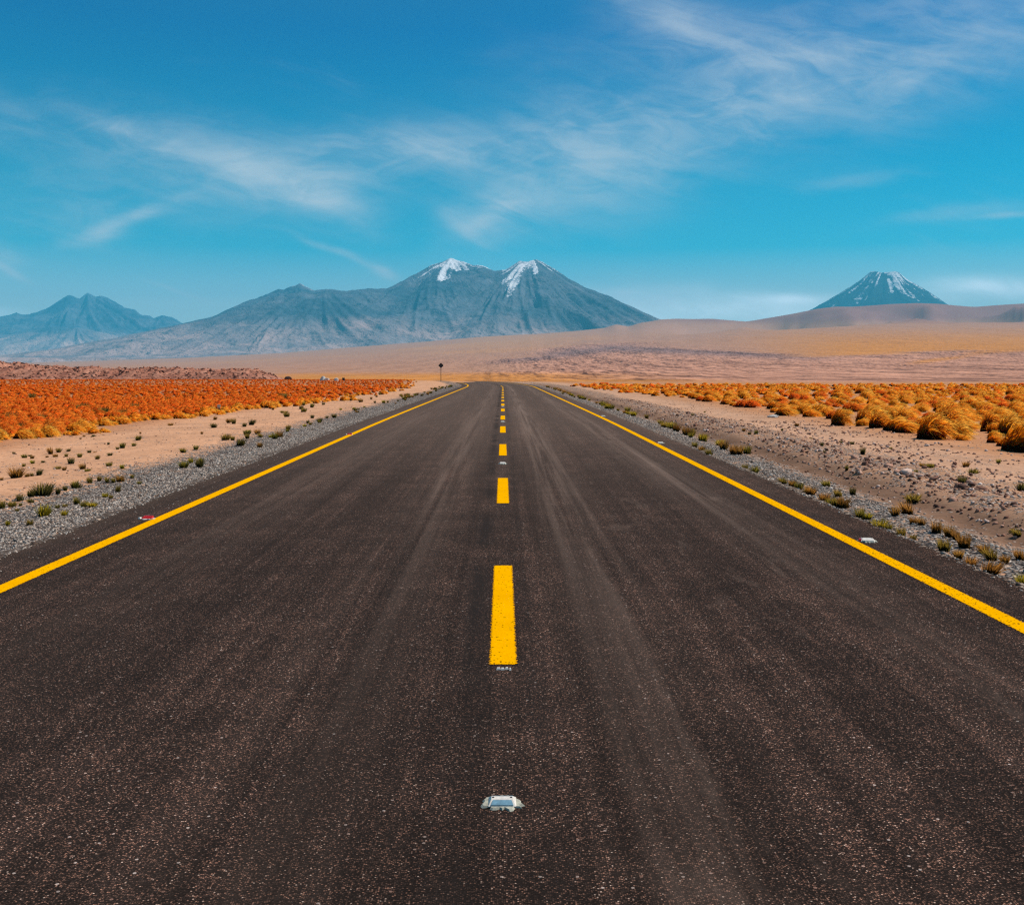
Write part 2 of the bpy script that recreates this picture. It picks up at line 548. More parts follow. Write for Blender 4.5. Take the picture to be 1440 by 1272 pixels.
# ------------------------------------------------------------------ mountains
def mountain_material(name, rock_a, rock_b, low):
    m, t, out = new_mat(name)
    pos = t.n('ShaderNodeNewGeometry').outputs['Position']
    n1 = t.noise(pos, 0.0011, 9, 0.62)
    n2 = t.noise(pos, 0.006, 6, 0.65)
    col = t.mix(t.ss(n1, 0.40, 0.62), rock_a, rock_b)
    col = t.mix(1.0, col, t.ramp(n2, [(0.3, (0.72, 0.72, 0.72)), (0.7, (1.22, 1.22, 1.22))]), 'MULTIPLY')
    col = t.mix(t.attr("low"), col, t.mix(t.ss(t.noise(pos, 0.0016, 5, 0.6), 0.42, 0.58), low, t.mix(0.6, low, rock_a)))
    sn = t.ss(t.m('ADD', t.m('MULTIPLY', t.attr("snow"), 0.86), t.m('MULTIPLY', t.m('SUBTRACT', t.noise(pos, 0.014, 7, 0.70), 0.5), 2.0)), 0.42, 0.60)
    col = t.mix(sn, col, lin(236, 236, 240))
    n3 = t.noise(pos, 0.0024, 7, 0.60, 0.4)
    principled(t, out, col, 0.95, 0.05, bump(t, n3, 0.9, 240.0))
    return m


def cone(X, Y, px, py, D, R, seed, power=1.35, flat=0.0, gully=0.07, kth=9.0):
    """a volcano: concave flank, gullies running down from the summit, lobes; returns height, flank fraction, gully value"""
    cx, cy = (px - PX0) / F * D, D
    H = CAMZ + D * (PY0 - py) / F
    ddx, ddy = X - cx, Y - cy
    r = np.hypot(ddx, ddy)
    th = np.arctan2(ddx, -ddy)
    rr = r * (1 + 0.10 * fbm(np.cos(th) * 1.6 + seed, np.sin(th) * 1.6, 3, seed))
    q = np.clip(1 - np.maximum(rr - flat, 0) / R, 0, 1)
    a, b = np.cos(th) * kth, np.sin(th) * kth
    wr = rr / R * 1.3
    gu = ridged(a * 0.55 + wr, b * 0.55 - wr, 4, seed + 7, 0.55)
    mid = np.clip(4 * q * (1 - q), 0, 1) ** 0.8
    z = H * (q ** power) + H * gully * mid * (gu - 0.45)
    return z, q, gu, H, th


def skyline_fix(X, Y, Z, sky_pts, jag, seed):
    """raise or lower each line of the range a little so that its crest meets the skyline seen in the photograph"""
    px = PX0 + F * X[0] / Y[0]
    cur = ((Z - CAMZ) / Y).max(0)
    pts = np.array(sky_pts, float)
    want = (PY0 - np.interp(px, pts[:, 0], pts[:, 1]) + jag * fbm(px / 9.0, px * 0 + seed, 4, seed)) / F
    smooth = (PY0 - np.interp(px, pts[:, 0], pts[:, 1])) / F
    q = np.clip(((Z - CAMZ) / Y) / np.maximum(cur, 1e-4)[None], 0, 1)
    k = np.clip(smooth / np.maximum(cur, 1e-4), 0.2, 4.0)[None]
    j = ((want - smooth) / np.maximum(smooth, 1e-4))[None]
    return Z * (1 + (k - 1) * q ** 3 + j * q ** 12)


def fan(pxa, pxb, n, da, db, nr):
    px = np.linspace(pxa, pxb, n)
    d = np.linspace(0, 1, nr)
    D = da + (db - da) * d
    X = (px[None] - PX0) / F * D[:, None]
    return X, np.repeat(D[:, None], n, 1)


TWIN = [(-80, 512), (14, 507), (55, 501), (111, 494), (155, 487), (208, 471), (262, 457), (298, 447.4), (326, 432), (350, 422.6), (376, 413.7), (392, 406), (399, 407.5),
        (411, 402), (422, 398.6), (432, 403), (442, 408.5), (459, 405.6), (487, 409), (520, 405), (543, 406), (565, 395), (580, 387), (600, 376.6), (605, 373.5), (625, 366.8), (634, 362.7),
        (642, 365.7), (654, 369), (666, 372.7), (677, 372.7), (695, 380.8), (710, 380), (721, 372.7), (731, 367), (744, 367.7), (753, 365.4), (762, 367.7), (777, 376.5),
        (794, 388), (812, 398), (823, 404), (841, 411.5), (858, 417), (876, 429), (899, 440.6), (920, 451), (960, 470), (1040, 500)]
LEFTR = [(-200, 462), (-90, 452), (0, 445.7), (16, 442), (23, 439), (31, 442.6), (41, 442), (64, 434.5), (84, 421.8), (97, 415), (101, 416), (112, 419), (119, 414), (124, 411.7), (134, 417),
         (140, 415.6), (150, 417.3), (161, 423.7), (175, 432.5), (189, 435.4), (200, 443), (210, 444), (216, 447), (229, 443), (243, 446), (260, 456.8), (300, 470), (360, 490)]
VOLC = [(1040, 486), (1100, 456), (1145, 433), (1180, 413), (1209, 394.4), (1224, 382), (1231, 381.5), (1240, 383), (1250, 382.3), (1258, 381.5), (1264, 383), (1275, 392), (1298, 405.5), (1320, 419), (1331, 427), (1380, 452), (1440, 480)]


def build_twin():
    X, Y = fan(-60, 1000, 640, 9300, 19500, 330)
    A = cone(X, Y, 636, 361, 16600, 5600, 3, 1.12, 0, 0.13, 12)
    B = cone(X, Y, 748, 363, 15400, 4300, 8, 1.22, 160, 0.12, 12)
    C = cone(X, Y, 418, 398, 17000, 5200, 12, 1.15, 0, 0.13, 11)
    E = cone(X, Y, 462, 414, 14800, 3900, 17, 1.12, 200, 0.10, 11)
    G = cone(X, Y, 545, 404, 16900, 4600, 21, 1.1, 300, 0.07)
    K = cone(X, Y, 335, 440, 15600, 4200, 25, 1.1, 200, 0.07)
    st = np.stack([A[0], B[0], C[0], E[0], G[0], K[0]])
    Z = np.log(np.exp(np.clip(st / 55.0, 0, 60)).sum(0)) * 55.0
    # long apron that runs out to the plain
    px = PX0 + F * X / Y
    ap = 330 * sst(Y, 9300, 15500) * (0.75 + 0.25 * fbm(X / 2500, Y / 2500, 3, 77)) * np.interp(px, [-60, 200, 420, 900, 1000], [0.25, 0.65, 1.0, 1.0, 0.6])
    lava = 45 * (ridged(X / 1700 + Y / 5000, Y / 1500, 3, 79) - 0.4) * sst(Y, 9500, 10500) * (1 - sst(Z, 300, 900))
    Z = np.maximum(Z, 0) + ap + lava
    Z += 26 * (ridged(X / 420, Y / 420, 4, 80) - 0.5) * sst(Z, 350, 900)
    Z = skyline_fix(X, Y, Z, TWIN, 0.9, 5)
    Z -= 90 * (1 - sst(Y, 9300, 9900))
    hb = np.maximum(A[1], 0)
    gx, gy = np.gradient(Z, axis=1), np.gradient(Z, axis=0)
    n1 = fbm(X / 500, Z / 330, 4, 91)
    north = np.clip(-np.gradient(Z, axis=1) / np.maximum(np.gradient(X, axis=1), 1), -1, 1)
    stA = 0.55 * vn(A[4] * 9.0 + 4.2, A[1] * 2.5, 61) + 0.6 * vn(A[4] * 25.0, A[1] * 9.0, 62)
    stB = 0.6 * vn(B[4] * 8.5 + 2.3, B[1] * 0.8, 63) + 0.6 * vn(B[4] * 24.0, B[1] * 2.0, 64)
    ax = px + 25 * n1
    snowA = sst(Z + 300 * n1 + 560 * stA + 190 * sst(ax, 622, 648) - 260 * sst(-ax, -606, -592), 1220, 1820) * (A[0] >= B[0] - 40) * (px < 722)
    snowB = sst(Z + 120 * n1 + 640 * stB, 1140, 1640) * (B[0] > A[0] - 120) * (px > 706)
    snowC = 0.5 * sst(C[0] + 150 * n1, 1230, 1330) * (px < 450) * (px > 405)
    snow = np.clip(snowA + snowB + snowC, 0, 1)
    low = 1 - sst(Z + 170 * fbm(X / 900, Y / 900, 4, 93), 320, 680)
    mat = mountain_material("mountain rock", lin(108, 112, 122), lin(70, 86, 100), lin(186, 158, 152))
    tag(mesh_np("mountains", np.stack([X, Y, Z], -1).reshape(-1, 3), grid_faces(*X.shape), mat, {"snow": snow.ravel(), "low": low.ravel()}, smooth=True), kind="structure")


def build_left_range():
    X, Y = fan(-200, 360, 380, 17000, 30000, 240)
    comps = [cone(X, Y, p, y, d, R, s, 1.1, 0, 0.15, 10) for p, y, d, R, s in
             [(97, 417, 26200, 5200, 31), (125, 411, 25800, 5200, 33), (146, 416, 26000, 5400, 35), (183, 436, 25400, 4200, 37), (230, 444, 25000, 3400, 39),
              (23, 440, 26500, 4600, 42), (-80, 450, 26500, 5200, 44), (60, 437, 26000, 4600, 46), (75, 468, 22000, 3000, 48), (110, 470, 21500, 2600, 49)]]
    st = np.stack([c[0] for c in comps])
    Z = np.log(np.exp(np.clip(st / 60.0, 0, 60)).sum(0)) * 60.0
    Z += 90 * (ridged(X / 900, Y / 900, 5, 81) - 0.45) * sst(Z, 200, 900)
    Z += 240 * sst(Y, 17000, 24000)
    Z = skyline_fix(X, Y, Z, LEFTR, 1.0, 9)
    Z -= 120 * (1 - sst(Y, 17000, 18000))
    n1 = fbm(X / 400, Z / 200, 4, 95)
    snow = 0.62 * sst(Z + 380 * n1, 1650, 2000)
    low = 1 - sst(Z + 150 * fbm(X / 1500, Y / 1500, 3, 94), 450, 900)
    mat = mountain_material("range rock", lin(108, 112, 122), lin(62, 78, 94), lin(206, 172, 160))
    tag(mesh_np("mountains", np.stack([X, Y, Z], -1).reshape(-1, 3), grid_faces(*X.shape), mat, {"snow": snow.ravel(), "low": low.ravel()}, smooth=True), kind="structure")


def build_volcano():
    X, Y = fan(1030, 1450, 360, 16500, 27500, 240)
    V = cone(X, Y, 1244, 376, 21500, 4300, 52, 1.18, 260, 0.05, 13)
    Z = np.minimum(V[0], 1935 + 25 * fbm(X / 120, Y / 120, 3, 6))
    Z = np.maximum(Z, 0) + 60
    Z = skyline_fix(X, Y, Z, VOLC, 0.5, 4)
    n1 = fbm(X / 300, Z / 260, 4, 97)
    str_ = vn(V[4] * 7.0 + 1.7, V[1] * 1.5, 98) * 0.5 + vn(V[4] * 27.0, V[1] * 6.0, 99) * 0.6
    px = PX0 + F * X / Y
    snow = sst(Z + 480 * str_ + 380 * n1 + 120 * sst(px, 1244, 1300), 1430, 2000)
    mat = mountain_material("volcano rock", lin(52, 68, 82), lin(40, 56, 70), lin(120, 108, 104))
    tag(mesh_np("mountains", np.stack([X, Y, Z], -1).reshape(-1, 3), grid_faces(*X.shape), mat, {"snow": snow.ravel(), "low": np.zeros(X.size)}, smooth=True), kind="structure")


build_twin()
build_left_range()
build_volcano()

# ------------------------------------------------------------------ stones
rng = np.random.default_rng(7)
CUBE_V = np.array([(-1, -1, -1), (1, -1, -1), (1, 1, -1), (-1, 1, -1), (-1, -1, 1), (1, -1, 1), (1, 1, 1), (-1, 1, 1)], float)
CUBE_F = np.array([(0, 3, 2, 1), (4, 5, 6, 7), (0, 1, 5, 4), (1, 2, 6, 5), (2, 3, 7, 6), (3, 0, 4, 7)])


def stones(x, y, z, size, rg, flat=0.6, sink=0.25):
    """many angular stones as arrays"""
    n = len(x)
    V = np.repeat(CUBE_V[None] * 0.62, n, 0)
    V[:, 4:, :2] *= rg.uniform(0.35, 0.95, (n, 1, 2))
    V = V * (1 + rg.uniform(-0.33, 0.33, V.shape))
    V = V * np.stack([rg.uniform(0.7, 1.35, n), rg.uniform(0.7, 1.35, n), flat * rg.uniform(0.6, 1.3, n)], -1)[:, None]
    a = rg.uniform(0, 6.283, n)
    c, s = np.cos(a)[:, None], np.sin(a)[:, None]
    vx, vy = V[..., 0] * c - V[..., 1] * s, V[..., 0] * s + V[..., 1] * c
    tx, ty = rg.uniform(-0.35, 0.35, (2, n, 1))
    vz = V[..., 2] + vx * tx + vy * ty
    sz = (size * 0.5)[:, None]
    P = np.stack([vx * sz + x[:, None], vy * sz + y[:, None], vz * sz + z[:, None] + (size * flat * 0.5 * (0.62 - sink))[:, None]], -1)
    Fc = (CUBE_F[None] + (np.arange(n) * 8)[:, None, None]).reshape(-1, 4)
    return P.reshape(-1, 3), Fc, np.repeat(rg.random(n), 8)


def stone_material(name, stops):
    m, t, out = new_mat(name)
    pos = t.n('ShaderNodeNewGeometry').outputs['Position']
    c = t.ramp(t.attr("rnd"), stops)
    c = t.mix(1.0, c, t.ramp(t.noise(pos, 30, 4, 0.6), [(0.3, (0.78, 0.78, 0.78)), (0.7, (1.15, 1.15, 1.15))]), 'MULTIPLY')
    principled(t, out, c, 0.9, 0.15)
    return m


def build_gravel():
    xs, ys, ss = [], [], []

    def strip(n, ua, ub, ya, yb, sa, sb, pw=1.0, peak=None):
        yv = ya + (yb - ya) * rng.random(n) ** pw
        uv = rng.uniform(ua, ub, n) if peak is None else rng.normal(peak, (ub - ua) / 4, n).clip(ua, ub)
        xs.append(uv + road_cx(yv)); ys.append(yv); ss.append(rng.uniform(sa, sb, n) * rng.uniform(0.7, 1.3, n))
    strip(26000, -6.8, -4.28, 8, 34, 0.014, 0.036, 1.3, -5.1)
    strip(8000, -5.9, -4.25, 8, 60, 0.022, 0.055, 1.2, -5.0)
    strip(8000, -4.85, -4.2, 8, 45, 0.012, 0.034, 1.25)
    strip(420, -4.4, -3.8, 8, 30, 0.008, 0.02, 1.2)
    strip(2600, 3.72, 4.2, 3.0, 35, 0.012, 0.03, 1.25)
    strip(6000, 3.8, 5.1, 3.0, 30, 0.014, 0.04, 1.2, 4.35)
    strip(4500, 3.8, 4.9, 6.5, 60, 0.025, 0.06, 1.2, 4.3)
    x, y, s = np.concatenate(xs), np.concatenate(ys), np.concatenate(ss)
    zz = np.where((x - road_cx(y) > ROAD_L + 0.05) & (x - road_cx(y) < ROAD_R - 0.05), road_z(y), ground_z(x, y))
    P, Fc, r = stones(x, y, zz, s, rng, 0.5, 0.5)
    tag(mesh_np("gravel", P, Fc, stone_material("gravel chips", [(0, lin(80, 64, 54)), (0.25, lin(124, 108, 96)), (0.5, lin(156, 146, 136)), (0.75, lin(180, 172, 162)), (0.93, lin(196, 170, 148)), (1, lin(236, 226, 212))]), {"rnd": r}), kind="stuff")
    # loose stones on the sand, thicker in the dug-up strip past the ditch
    xs.clear(); ys.clear(); ss.clear()
    strip(4200, 5.3, 8.2, 9, 60, 0.02, 0.085, 1.4, 6.3)
    strip(120, 5.4, 7.6, 9, 40, 0.09, 0.16, 1.2, 6.2)
    strip(2600, 6.0, 13.0, 12, 60, 0.015, 0.055, 1.3)
    strip(1000, 4.9, 6.4, 8, 45, 0.015, 0.065, 1.2, 5.5)
    strip(900, 7.8, 10.5, 16, 36, 0.03, 0.10, 1.0)
    strip(1400, -12.0, -6.0, 14, 60, 0.015, 0.05, 1.3)
    x, y, s = np.concatenate(xs), np.concatenate(ys), np.concatenate(ss)
    keep = fbm(x * 0.9, y * 0.9, 2, 70) > -0.25
    x, y, s = x[keep], y[keep], s[keep]
    P, Fc, r = stones(x, y, ground_z(x, y), s, rng)
    tag(mesh_np("loose_stones", P, Fc, stone_material("loose stones", [(0, lin(84, 58, 48)), (0.4, lin(146, 104, 86)), (0.8, lin(190, 148, 126)), (1, lin(222, 206, 194))]), {"rnd": r}), kind="stuff")


build_gravel()


def build_rocky_ridge():
    """low outcrop of brown rock beyond the left-hand grass"""
    TOP = np.array([(-200, 505), (-60, 508), (0, 508), (30, 512), (60, 514.5), (100, 516.5), (160, 517.5), (220, 517), (300, 516.5), (345, 515.5), (362, 518), (376, 524), (388, 530), (398, 535)], float)
    px = np.linspace(-180, 398, 420)
    d = np.linspace(0, 1, 60)
    D = 232 + 60 * d
    X = (px[None] - PX0) / F * 250 + 0 * D[:, None] + (D[:, None] - 250) * -0.18
    Y = np.repeat(D[:, None], len(px), 1)
    top = np.interp(px, TOP[:, 0], TOP[:, 1])
    Htop = np.maximum(CAMZ + 250 * (PY0 - top) / F, -1.2)
    base = ground_z(X, Y) - 0.15
    prof = sst(d, 0.0, 0.34) ** 0.7 * (1 - sst(d, 0.6, 1.0))
    n = fbm(X / 5.0, Y / 7.0, 4, 101)
    Z = base + (Htop[None] - base) * np.clip(prof[:, None] * (0.88 + 0.22 * n), 0, 1.15)
    Z += 0.9 * (ridged(X / 2.6, Y / 3.4, 4, 103) - 0.55) * prof[:, None] * np.clip((Htop[None] - base) / 2, 0, 1)
    V = [np.stack([X, Y, Z], -1).reshape(-1, 3)]
    Fs = [grid_faces(*X.shape)]
    rr = [0.35 + 0.5 * (fbm(X / 3, Y / 4, 3, 105).ravel() * 0.5 + 0.5)]
    nb = 2600
    i = rng.integers(0, 34, nb); j = rng.integers(0, len(px), nb)
    ok = Htop[j] > -0.8
    i, j = i[ok], j[ok]
    sz = rng.uniform(0.3, 0.8, len(i)) * rng.choice([1, 1, 1.6], len(i))
    P, Fc, r = stones(X[i, j], Y[i, j], Z[i, j], sz, rng, 0.6, 0.6)
    r = r * 0.85
    Fc = Fc + len(V[0])
    V.append(P); Fs.append(Fc); rr.append(r)
    m, t, out = new_mat("outcrop rock")
    pos = t.n('ShaderNodeNewGeometry').outputs['Position']
    c = t.ramp(t.attr("rnd"), [(0, lin(56, 36, 34)), (0.3, lin(104, 64, 52)), (0.5, lin(156, 104, 84)), (0.8, lin(194, 142, 118)), (1, lin(214, 174, 150))])
    c = t.mix(1.0, c, t.ramp(t.noise(pos, 0.9, 6, 0.7), [(0.35, (0.55, 0.52, 0.5)), (0.65, (1.25, 1.22, 1.2))]), 'MULTIPLY')
    principled(t, out, c, 0.95, 0.1)
    tag(mesh_np("rocky_terrain", np.concatenate(V), Fs, m, {"rnd": np.concatenate(rr)}), kind="structure")


build_rocky_ridge()

# ------------------------------------------------------------------ road
def road_material():
    m, t, out = new_mat("asphalt")
    uv = t.n('ShaderNodeUVMap').outputs[0]
    a, b = t.sep(uv)[:2]
    p2 = t.xyz(a, b, 0.0)
    # stones of the mix showing through the binder
    c1 = t.sep(t.voro(p2, 150.0, 'Color', dims='2D'))
    d1 = t.voro(p2, 150.0, 'Distance', dims='2D')
    c2 = t.sep(t.voro(p2, 42.0, 'Color', dims='2D'))
    d2 = t.voro(p2, 42.0, 'Distance', dims='2D')
    agg = t.ramp(c1[0], [(0.0, lin(26, 21, 19)), (0.45, lin(40, 32, 28)), (0.72, lin(68, 53, 46)), (0.90, lin(108, 80, 67)), (0.98, lin(156, 114, 94)), (1.0, lin(204, 178, 160))])
    agg = t.mix(t.ss(d1, 0.25, 0.6), agg, lin(28, 21, 18))
    big_s = t.m('MULTIPLY', t.m('GREATER_THAN', c2[1], 0.972), t.m('LESS_THAN', d2, 0.24))
    agg = t.mix(t.m('MULTIPLY', big_s, 0.6), agg, t.ramp(c2[0], [(0.0, lin(122, 84, 70)), (0.6, lin(166, 128, 112)), (1.0, lin(206, 192, 182))]))
    # patches where the binder is thin or worn, and long streaks the way the traffic runs
    m1 = t.noise(p2, 1.7, 6, 0.62)
    m2 = t.noise(t.xyz(t.m('MULTIPLY', a, 3.2), t.m('MULTIPLY', b, 0.10), 3.0), 1.0, 5, 0.6, 0.25)
    m3 = t.noise(t.xyz(t.m('MULTIPLY', a, 11.0), t.m('MULTIPLY', b, 0.09), 8.0), 1.0, 5, 0.65, 0.3)
    tone = t.m('ADD', t.m('MULTIPLY', m1, 0.75), t.m('ADD', t.m('MULTIPLY', m2, 0.85), t.m('MULTIPLY', m3, 0.80)))
    col = t.mix(1.0, agg, t.ramp(t.m('MULTIPLY', tone, 0.417), [(0.40, (0.62, 0.62, 0.62)), (0.50, (1.0, 1.0, 1.0)), (0.60, (1.85, 1.80, 1.78))]), 'MULTIPLY')
    # pale dust in the wheel paths, thickest where both lanes' tyres polish the surface
    def lane(c, wd):
        q = t.m('DIVIDE', t.m('SUBTRACT', a, c), wd)
        return t.m('POWER', 2.718, t.m('MULTIPLY', t.m('MULTIPLY', q, q), -1.0))
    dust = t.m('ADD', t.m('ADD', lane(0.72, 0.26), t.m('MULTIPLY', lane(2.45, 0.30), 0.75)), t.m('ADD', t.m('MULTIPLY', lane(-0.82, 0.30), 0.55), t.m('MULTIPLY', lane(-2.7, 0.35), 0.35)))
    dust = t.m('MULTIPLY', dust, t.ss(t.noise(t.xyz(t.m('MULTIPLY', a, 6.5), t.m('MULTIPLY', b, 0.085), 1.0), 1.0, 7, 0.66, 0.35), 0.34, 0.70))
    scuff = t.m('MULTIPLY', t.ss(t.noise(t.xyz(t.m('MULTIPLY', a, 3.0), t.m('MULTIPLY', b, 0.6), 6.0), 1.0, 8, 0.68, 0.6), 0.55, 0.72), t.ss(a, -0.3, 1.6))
    dust = t.m('ADD', t.m('MULTIPLY', dust, t.m('MULTIPLY_ADD', t.ss(b, 3.0, 20.0), 0.60, 0.16)), t.m('MULTIPLY', scuff, 0.22))  # distance gain adds grazing-view paleness to the wheel-path dust
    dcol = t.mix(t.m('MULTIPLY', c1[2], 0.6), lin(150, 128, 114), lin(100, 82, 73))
    col = t.mix(dust, col, dcol)  # wheel-path dust plus the grazing-view paleness painted in with distance
    col = t.mix(t.m('MULTIPLY', t.ss(b, 6.0, 34.0), 0.30), col, dcol)          # paler farther along: grazing-view brightening put into the colour
    # dark joint and oil beside the centre line
    joint = t.m('ADD', lane(-0.17, 0.09), t.m('MULTIPLY', lane(0.16, 0.07), 0.45))
    joint = t.m('MULTIPLY', joint, t.ss(t.noise(t.xyz(t.m('MULTIPLY', a, 1.2), t.m('MULTIPLY', b, 0.6), 4.0), 1.0, 5, 0.6), 0.34, 0.60))
    col = t.mix(t.m('MULTIPLY', joint, 0.72), col, lin(34, 29, 27))
    # the edge is ravelled: gravel shows between
    e = t.m('MINIMUM', t.m('SUBTRACT', a, ROAD_L), t.m('SUBTRACT', ROAD_R, a))
    edge = t.ss(t.m('ADD', e, t.m('MULTIPLY', t.m('SUBTRACT', t.noise(p2, 4.0, 5, 0.7), 0.5), 0.34)), 0.13, 0.01)
    chip = t.ramp(c2[2], [(0.0, lin(48, 40, 36)), (0.6, lin(104, 90, 80)), (1.0, lin(176, 162, 148))])
    col = t.mix(t.m('MULTIPLY', t.m('GREATER_THAN', edge, t.m('MULTIPLY_ADD', c2[0], 0.9, 0.05)), 0.85), col, chip)
    h = t.m('ADD', t.m('SUBTRACT', 1.0, d1), t.m('MULTIPLY', t.m('SUBTRACT', 1.0, d2), 0.6))
    principled(t, out, col, 0.9, 0.0, bump(t, h, 0.4, 0.005))
    pb = [n_ for n_ in m.node_tree.nodes if n_.type == 'BSDF_PRINCIPLED'][0]
    pb.inputs['Sheen Weight'].default_value = 0.08            # road dust
    pb.inputs['Sheen Roughness'].default_value = 0.5
    pb.inputs['Sheen Tint'].default_value = (1.0, 0.74, 0.60, 1)
    return m


def paint_material():
    m, t, out = new_mat("yellow road paint")
    uv = t.n('ShaderNodeUVMap').outputs[0]
    a, b = t.sep(uv)[:2]
    p2 = t.xyz(a, b, 0.0)
    e = t.attr("edge")                      # metres from the nearest edge of the painted strip
    wear = t.attr("wear")
    n = t.noise(p2, 60.0, 4, 0.7)
    n2 = t.noise(p2, 2.2, 4, 0.6)
    pits = t.voro(p2, 110.0, 'Color', dims='2D')
    pr = t.sep(pits)[0]
    col = t.mix(t.ss(n, 0.25, 0.75), lin(246, 166, 0), lin(255, 192, 0))
    col = t.mix(1.0, col, t.ramp(n2, [(0.3, (0.90, 0.88, 0.85)), (0.7, (1.05, 1.06, 1.06))]), 'MULTIPLY')
    ragged = t.m('LESS_THAN', e, t.m('MULTIPLY', t.ss(n, 0.34, 0.70), 0.020))
    thr = t.m('SUBTRACT', 1.0, t.m('MULTIPLY', wear, t.m('MULTIPLY_ADD', t.ss(n2, 0.35, 0.7), 0.11, 0.02)))
    hole = t.m('MAXIMUM', ragged, t.m('GREATER_THAN', pr, thr))
    p = principled(t, None, col, 0.85, 0.0, bump(t, n, 0.5, 0.003))
    mx = t.n('ShaderNodeMixShader')
    t.put(mx.inputs[0], hole)
    t.t.links.new(p, mx.inputs[1])
    t.t.links.new(t.n('ShaderNodeBsdfTransparent').outputs[0], mx.inputs[2])
    t.t.links.new(mx.outputs[0], out.inputs[0])
    return m


def ribbon(name, ua, ub, ys, lift, mat, parent=None, edge=False, wear=0.0, ends=False, nu=5):
    us = np.linspace(ua, ub, nu)
    if edge:
        us = np.array([ua, ua + 0.02, ub - 0.02, ub])
    ys = np.asarray(ys, float)
    U, Yv = np.meshgrid(us, ys)
    X = U + road_cx(Yv)
    Z = road_z(Yv) + lift
    at = {}
    if edge:
        E = np.minimum(U - ua, ub - U)
        if ends:
            E = np.minimum(E, np.minimum(Yv - ys[0], ys[-1] - Yv))
        at = {"edge": E.ravel(), "wear": np.full(E.size, wear)}
    return mesh_np(name, np.stack([X, Yv, Z], -1).reshape(-1, 3), grid_faces(*X.shape), mat, at, uv=np.stack([U.ravel(), Yv.ravel()], -1), parent=parent)


def build_road():
    ys = np.concatenate([np.arange(-8, 60, 0.25), np.arange(60, 185, 0.5), np.arange(185, 300, 3)])
    us = np.concatenate([[ROAD_L - 0.06], np.linspace(ROAD_L, ROAD_R, 18), [ROAD_R + 0.06]])
    U, Yv = np.meshgrid(us, ys)
    jl = 0.10 * fbm(ys * 0.7, ys * 0, 3, 111) + 0.05 * vn(ys * 4, ys * 0, 112)
    jr = 0.10 * fbm(ys * 0.7, ys * 0 + 5, 3, 113) + 0.05 * vn(ys * 4, ys * 0, 114)
    U[:, :2] += jl[:, None]
    U[:, -2:] += jr[:, None]
    X = U + road_cx(Yv)
    Z = road_z(Yv) + 0 * U
    Z[:, [0, -1]] -= 0.14
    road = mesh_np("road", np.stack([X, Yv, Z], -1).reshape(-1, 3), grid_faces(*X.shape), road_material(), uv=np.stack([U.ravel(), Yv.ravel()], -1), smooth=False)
    tag(road, kind="structure")
    pm = paint_material()
    ly = np.concatenate([np.arange(-8, 60, 0.5), np.arange(60, 200, 0.75)])
    ribbon("edge_line", LINE_L - 0.075, LINE_L + 0.075, ly, 0.004, pm, road, True, 0.35)
    ribbon("edge_line", LINE_R - 0.075, LINE_R + 0.075, ly, 0.004, pm, road, True, 1.0)
    for k in range(17):
        a = 5.74 + 6.84 * k
        yy = np.concatenate([[a, a + 0.02], np.linspace(a + 0.3, a + 2.6, 8), [a + 2.87, a + 2.89]])
        ribbon("centre_dash", -0.077, 0.082, yy, 0.004, pm, road, True, 0.25, True)
    return road


build_road()


# ------------------------------------------------------------------ plain materials
def plain(name, col, rough=0.6, spec=0.4, metal=0.0, var=0.2, scale=40.0):
    m, t, out = new_mat(name)
    pos = t.n('ShaderNodeTexCoord').outputs['Object']
    n = t.noise(pos, scale, 5, 0.65)
    c = t.mix(1.0, col, t.ramp(n, [(0.3, (1 - var,) * 3), (0.7, (1 + var * 0.6,) * 3)]), 'MULTIPLY')
    principled(t, out, c, rough, spec, bump(t, n, 0.15, 0.002), metal)
    return m


M_WHITE = plain("white stud plastic", lin(232, 226, 214), 0.45, 0.4, 0, 0.25, 60)
M_PUTTY = plain("grey putty", lin(176, 176, 160), 0.9, 0.15, 0, 0.45, 50)
M_LENS = plain("blue reflector", lin(124, 164, 182), 0.14, 0.7, 0, 0.3, 55)
M_RED = plain("red reflector", lin(196, 30, 34), 0.35, 0.5, 0, 0.3, 60)
M_DARKM = plain("dark sign metal", lin(44, 42, 44), 0.6, 0.3, 0.0, 0.2, 8)
M_POST = plain("brown post", lin(74, 54, 46), 0.8, 0.2, 0.0, 0.25, 8)
M_PALE = plain("pale stone", lin(206, 200, 192), 0.9, 0.1, 0, 0.3, 12)
M_DARKROCK = plain("dark rock", lin(84, 66, 60), 0.95, 0.1, 0, 0.5, 3)
M_STAKE = plain("pale stake", lin(206, 200, 176), 0.8, 0.2, 0, 0.2, 10)


def bm_obj(name, bm, mat, parent=None, loc=None, bevel=0.0):
    if bevel:
        bmesh.ops.bevel(bm, geom=list(bm.edges), offset=bevel, segments=2, affect='EDGES', profile=0.6)
    bmesh.ops.recalc_face_normals(bm, faces=list(bm.faces))
    me = bpy.data.meshes.new(name)
    bm.to_mesh(me)
    bm.free()
    me.materials.append(mat)
    o = bpy.data.objects.new(name, me)
    COL.objects.link(o)
    if parent:
        o.parent = parent
    if loc is not None:
        o.location = loc
    return o


def prism(bm, bottom, top, zb, zt):
    """solid between two polygons (same number of corners)"""
    b = [bm.verts.new((x, y, zb if z is None else z)) for x, y, z in [(*p, None) if len(p) == 2 else p for p in bottom]]
    tp = [bm.verts.new((x, y, zt if z is None else z)) for x, y, z in [(*p, None) if len(p) == 2 else p for p in top]]
    n = len(b)
    bm.faces.new(b[::-1])
    bm.faces.new(tp)
    for i in range(n):
        bm.faces.new((b[i], b[(i + 1) % n], tp[(i + 1) % n], tp[i]))


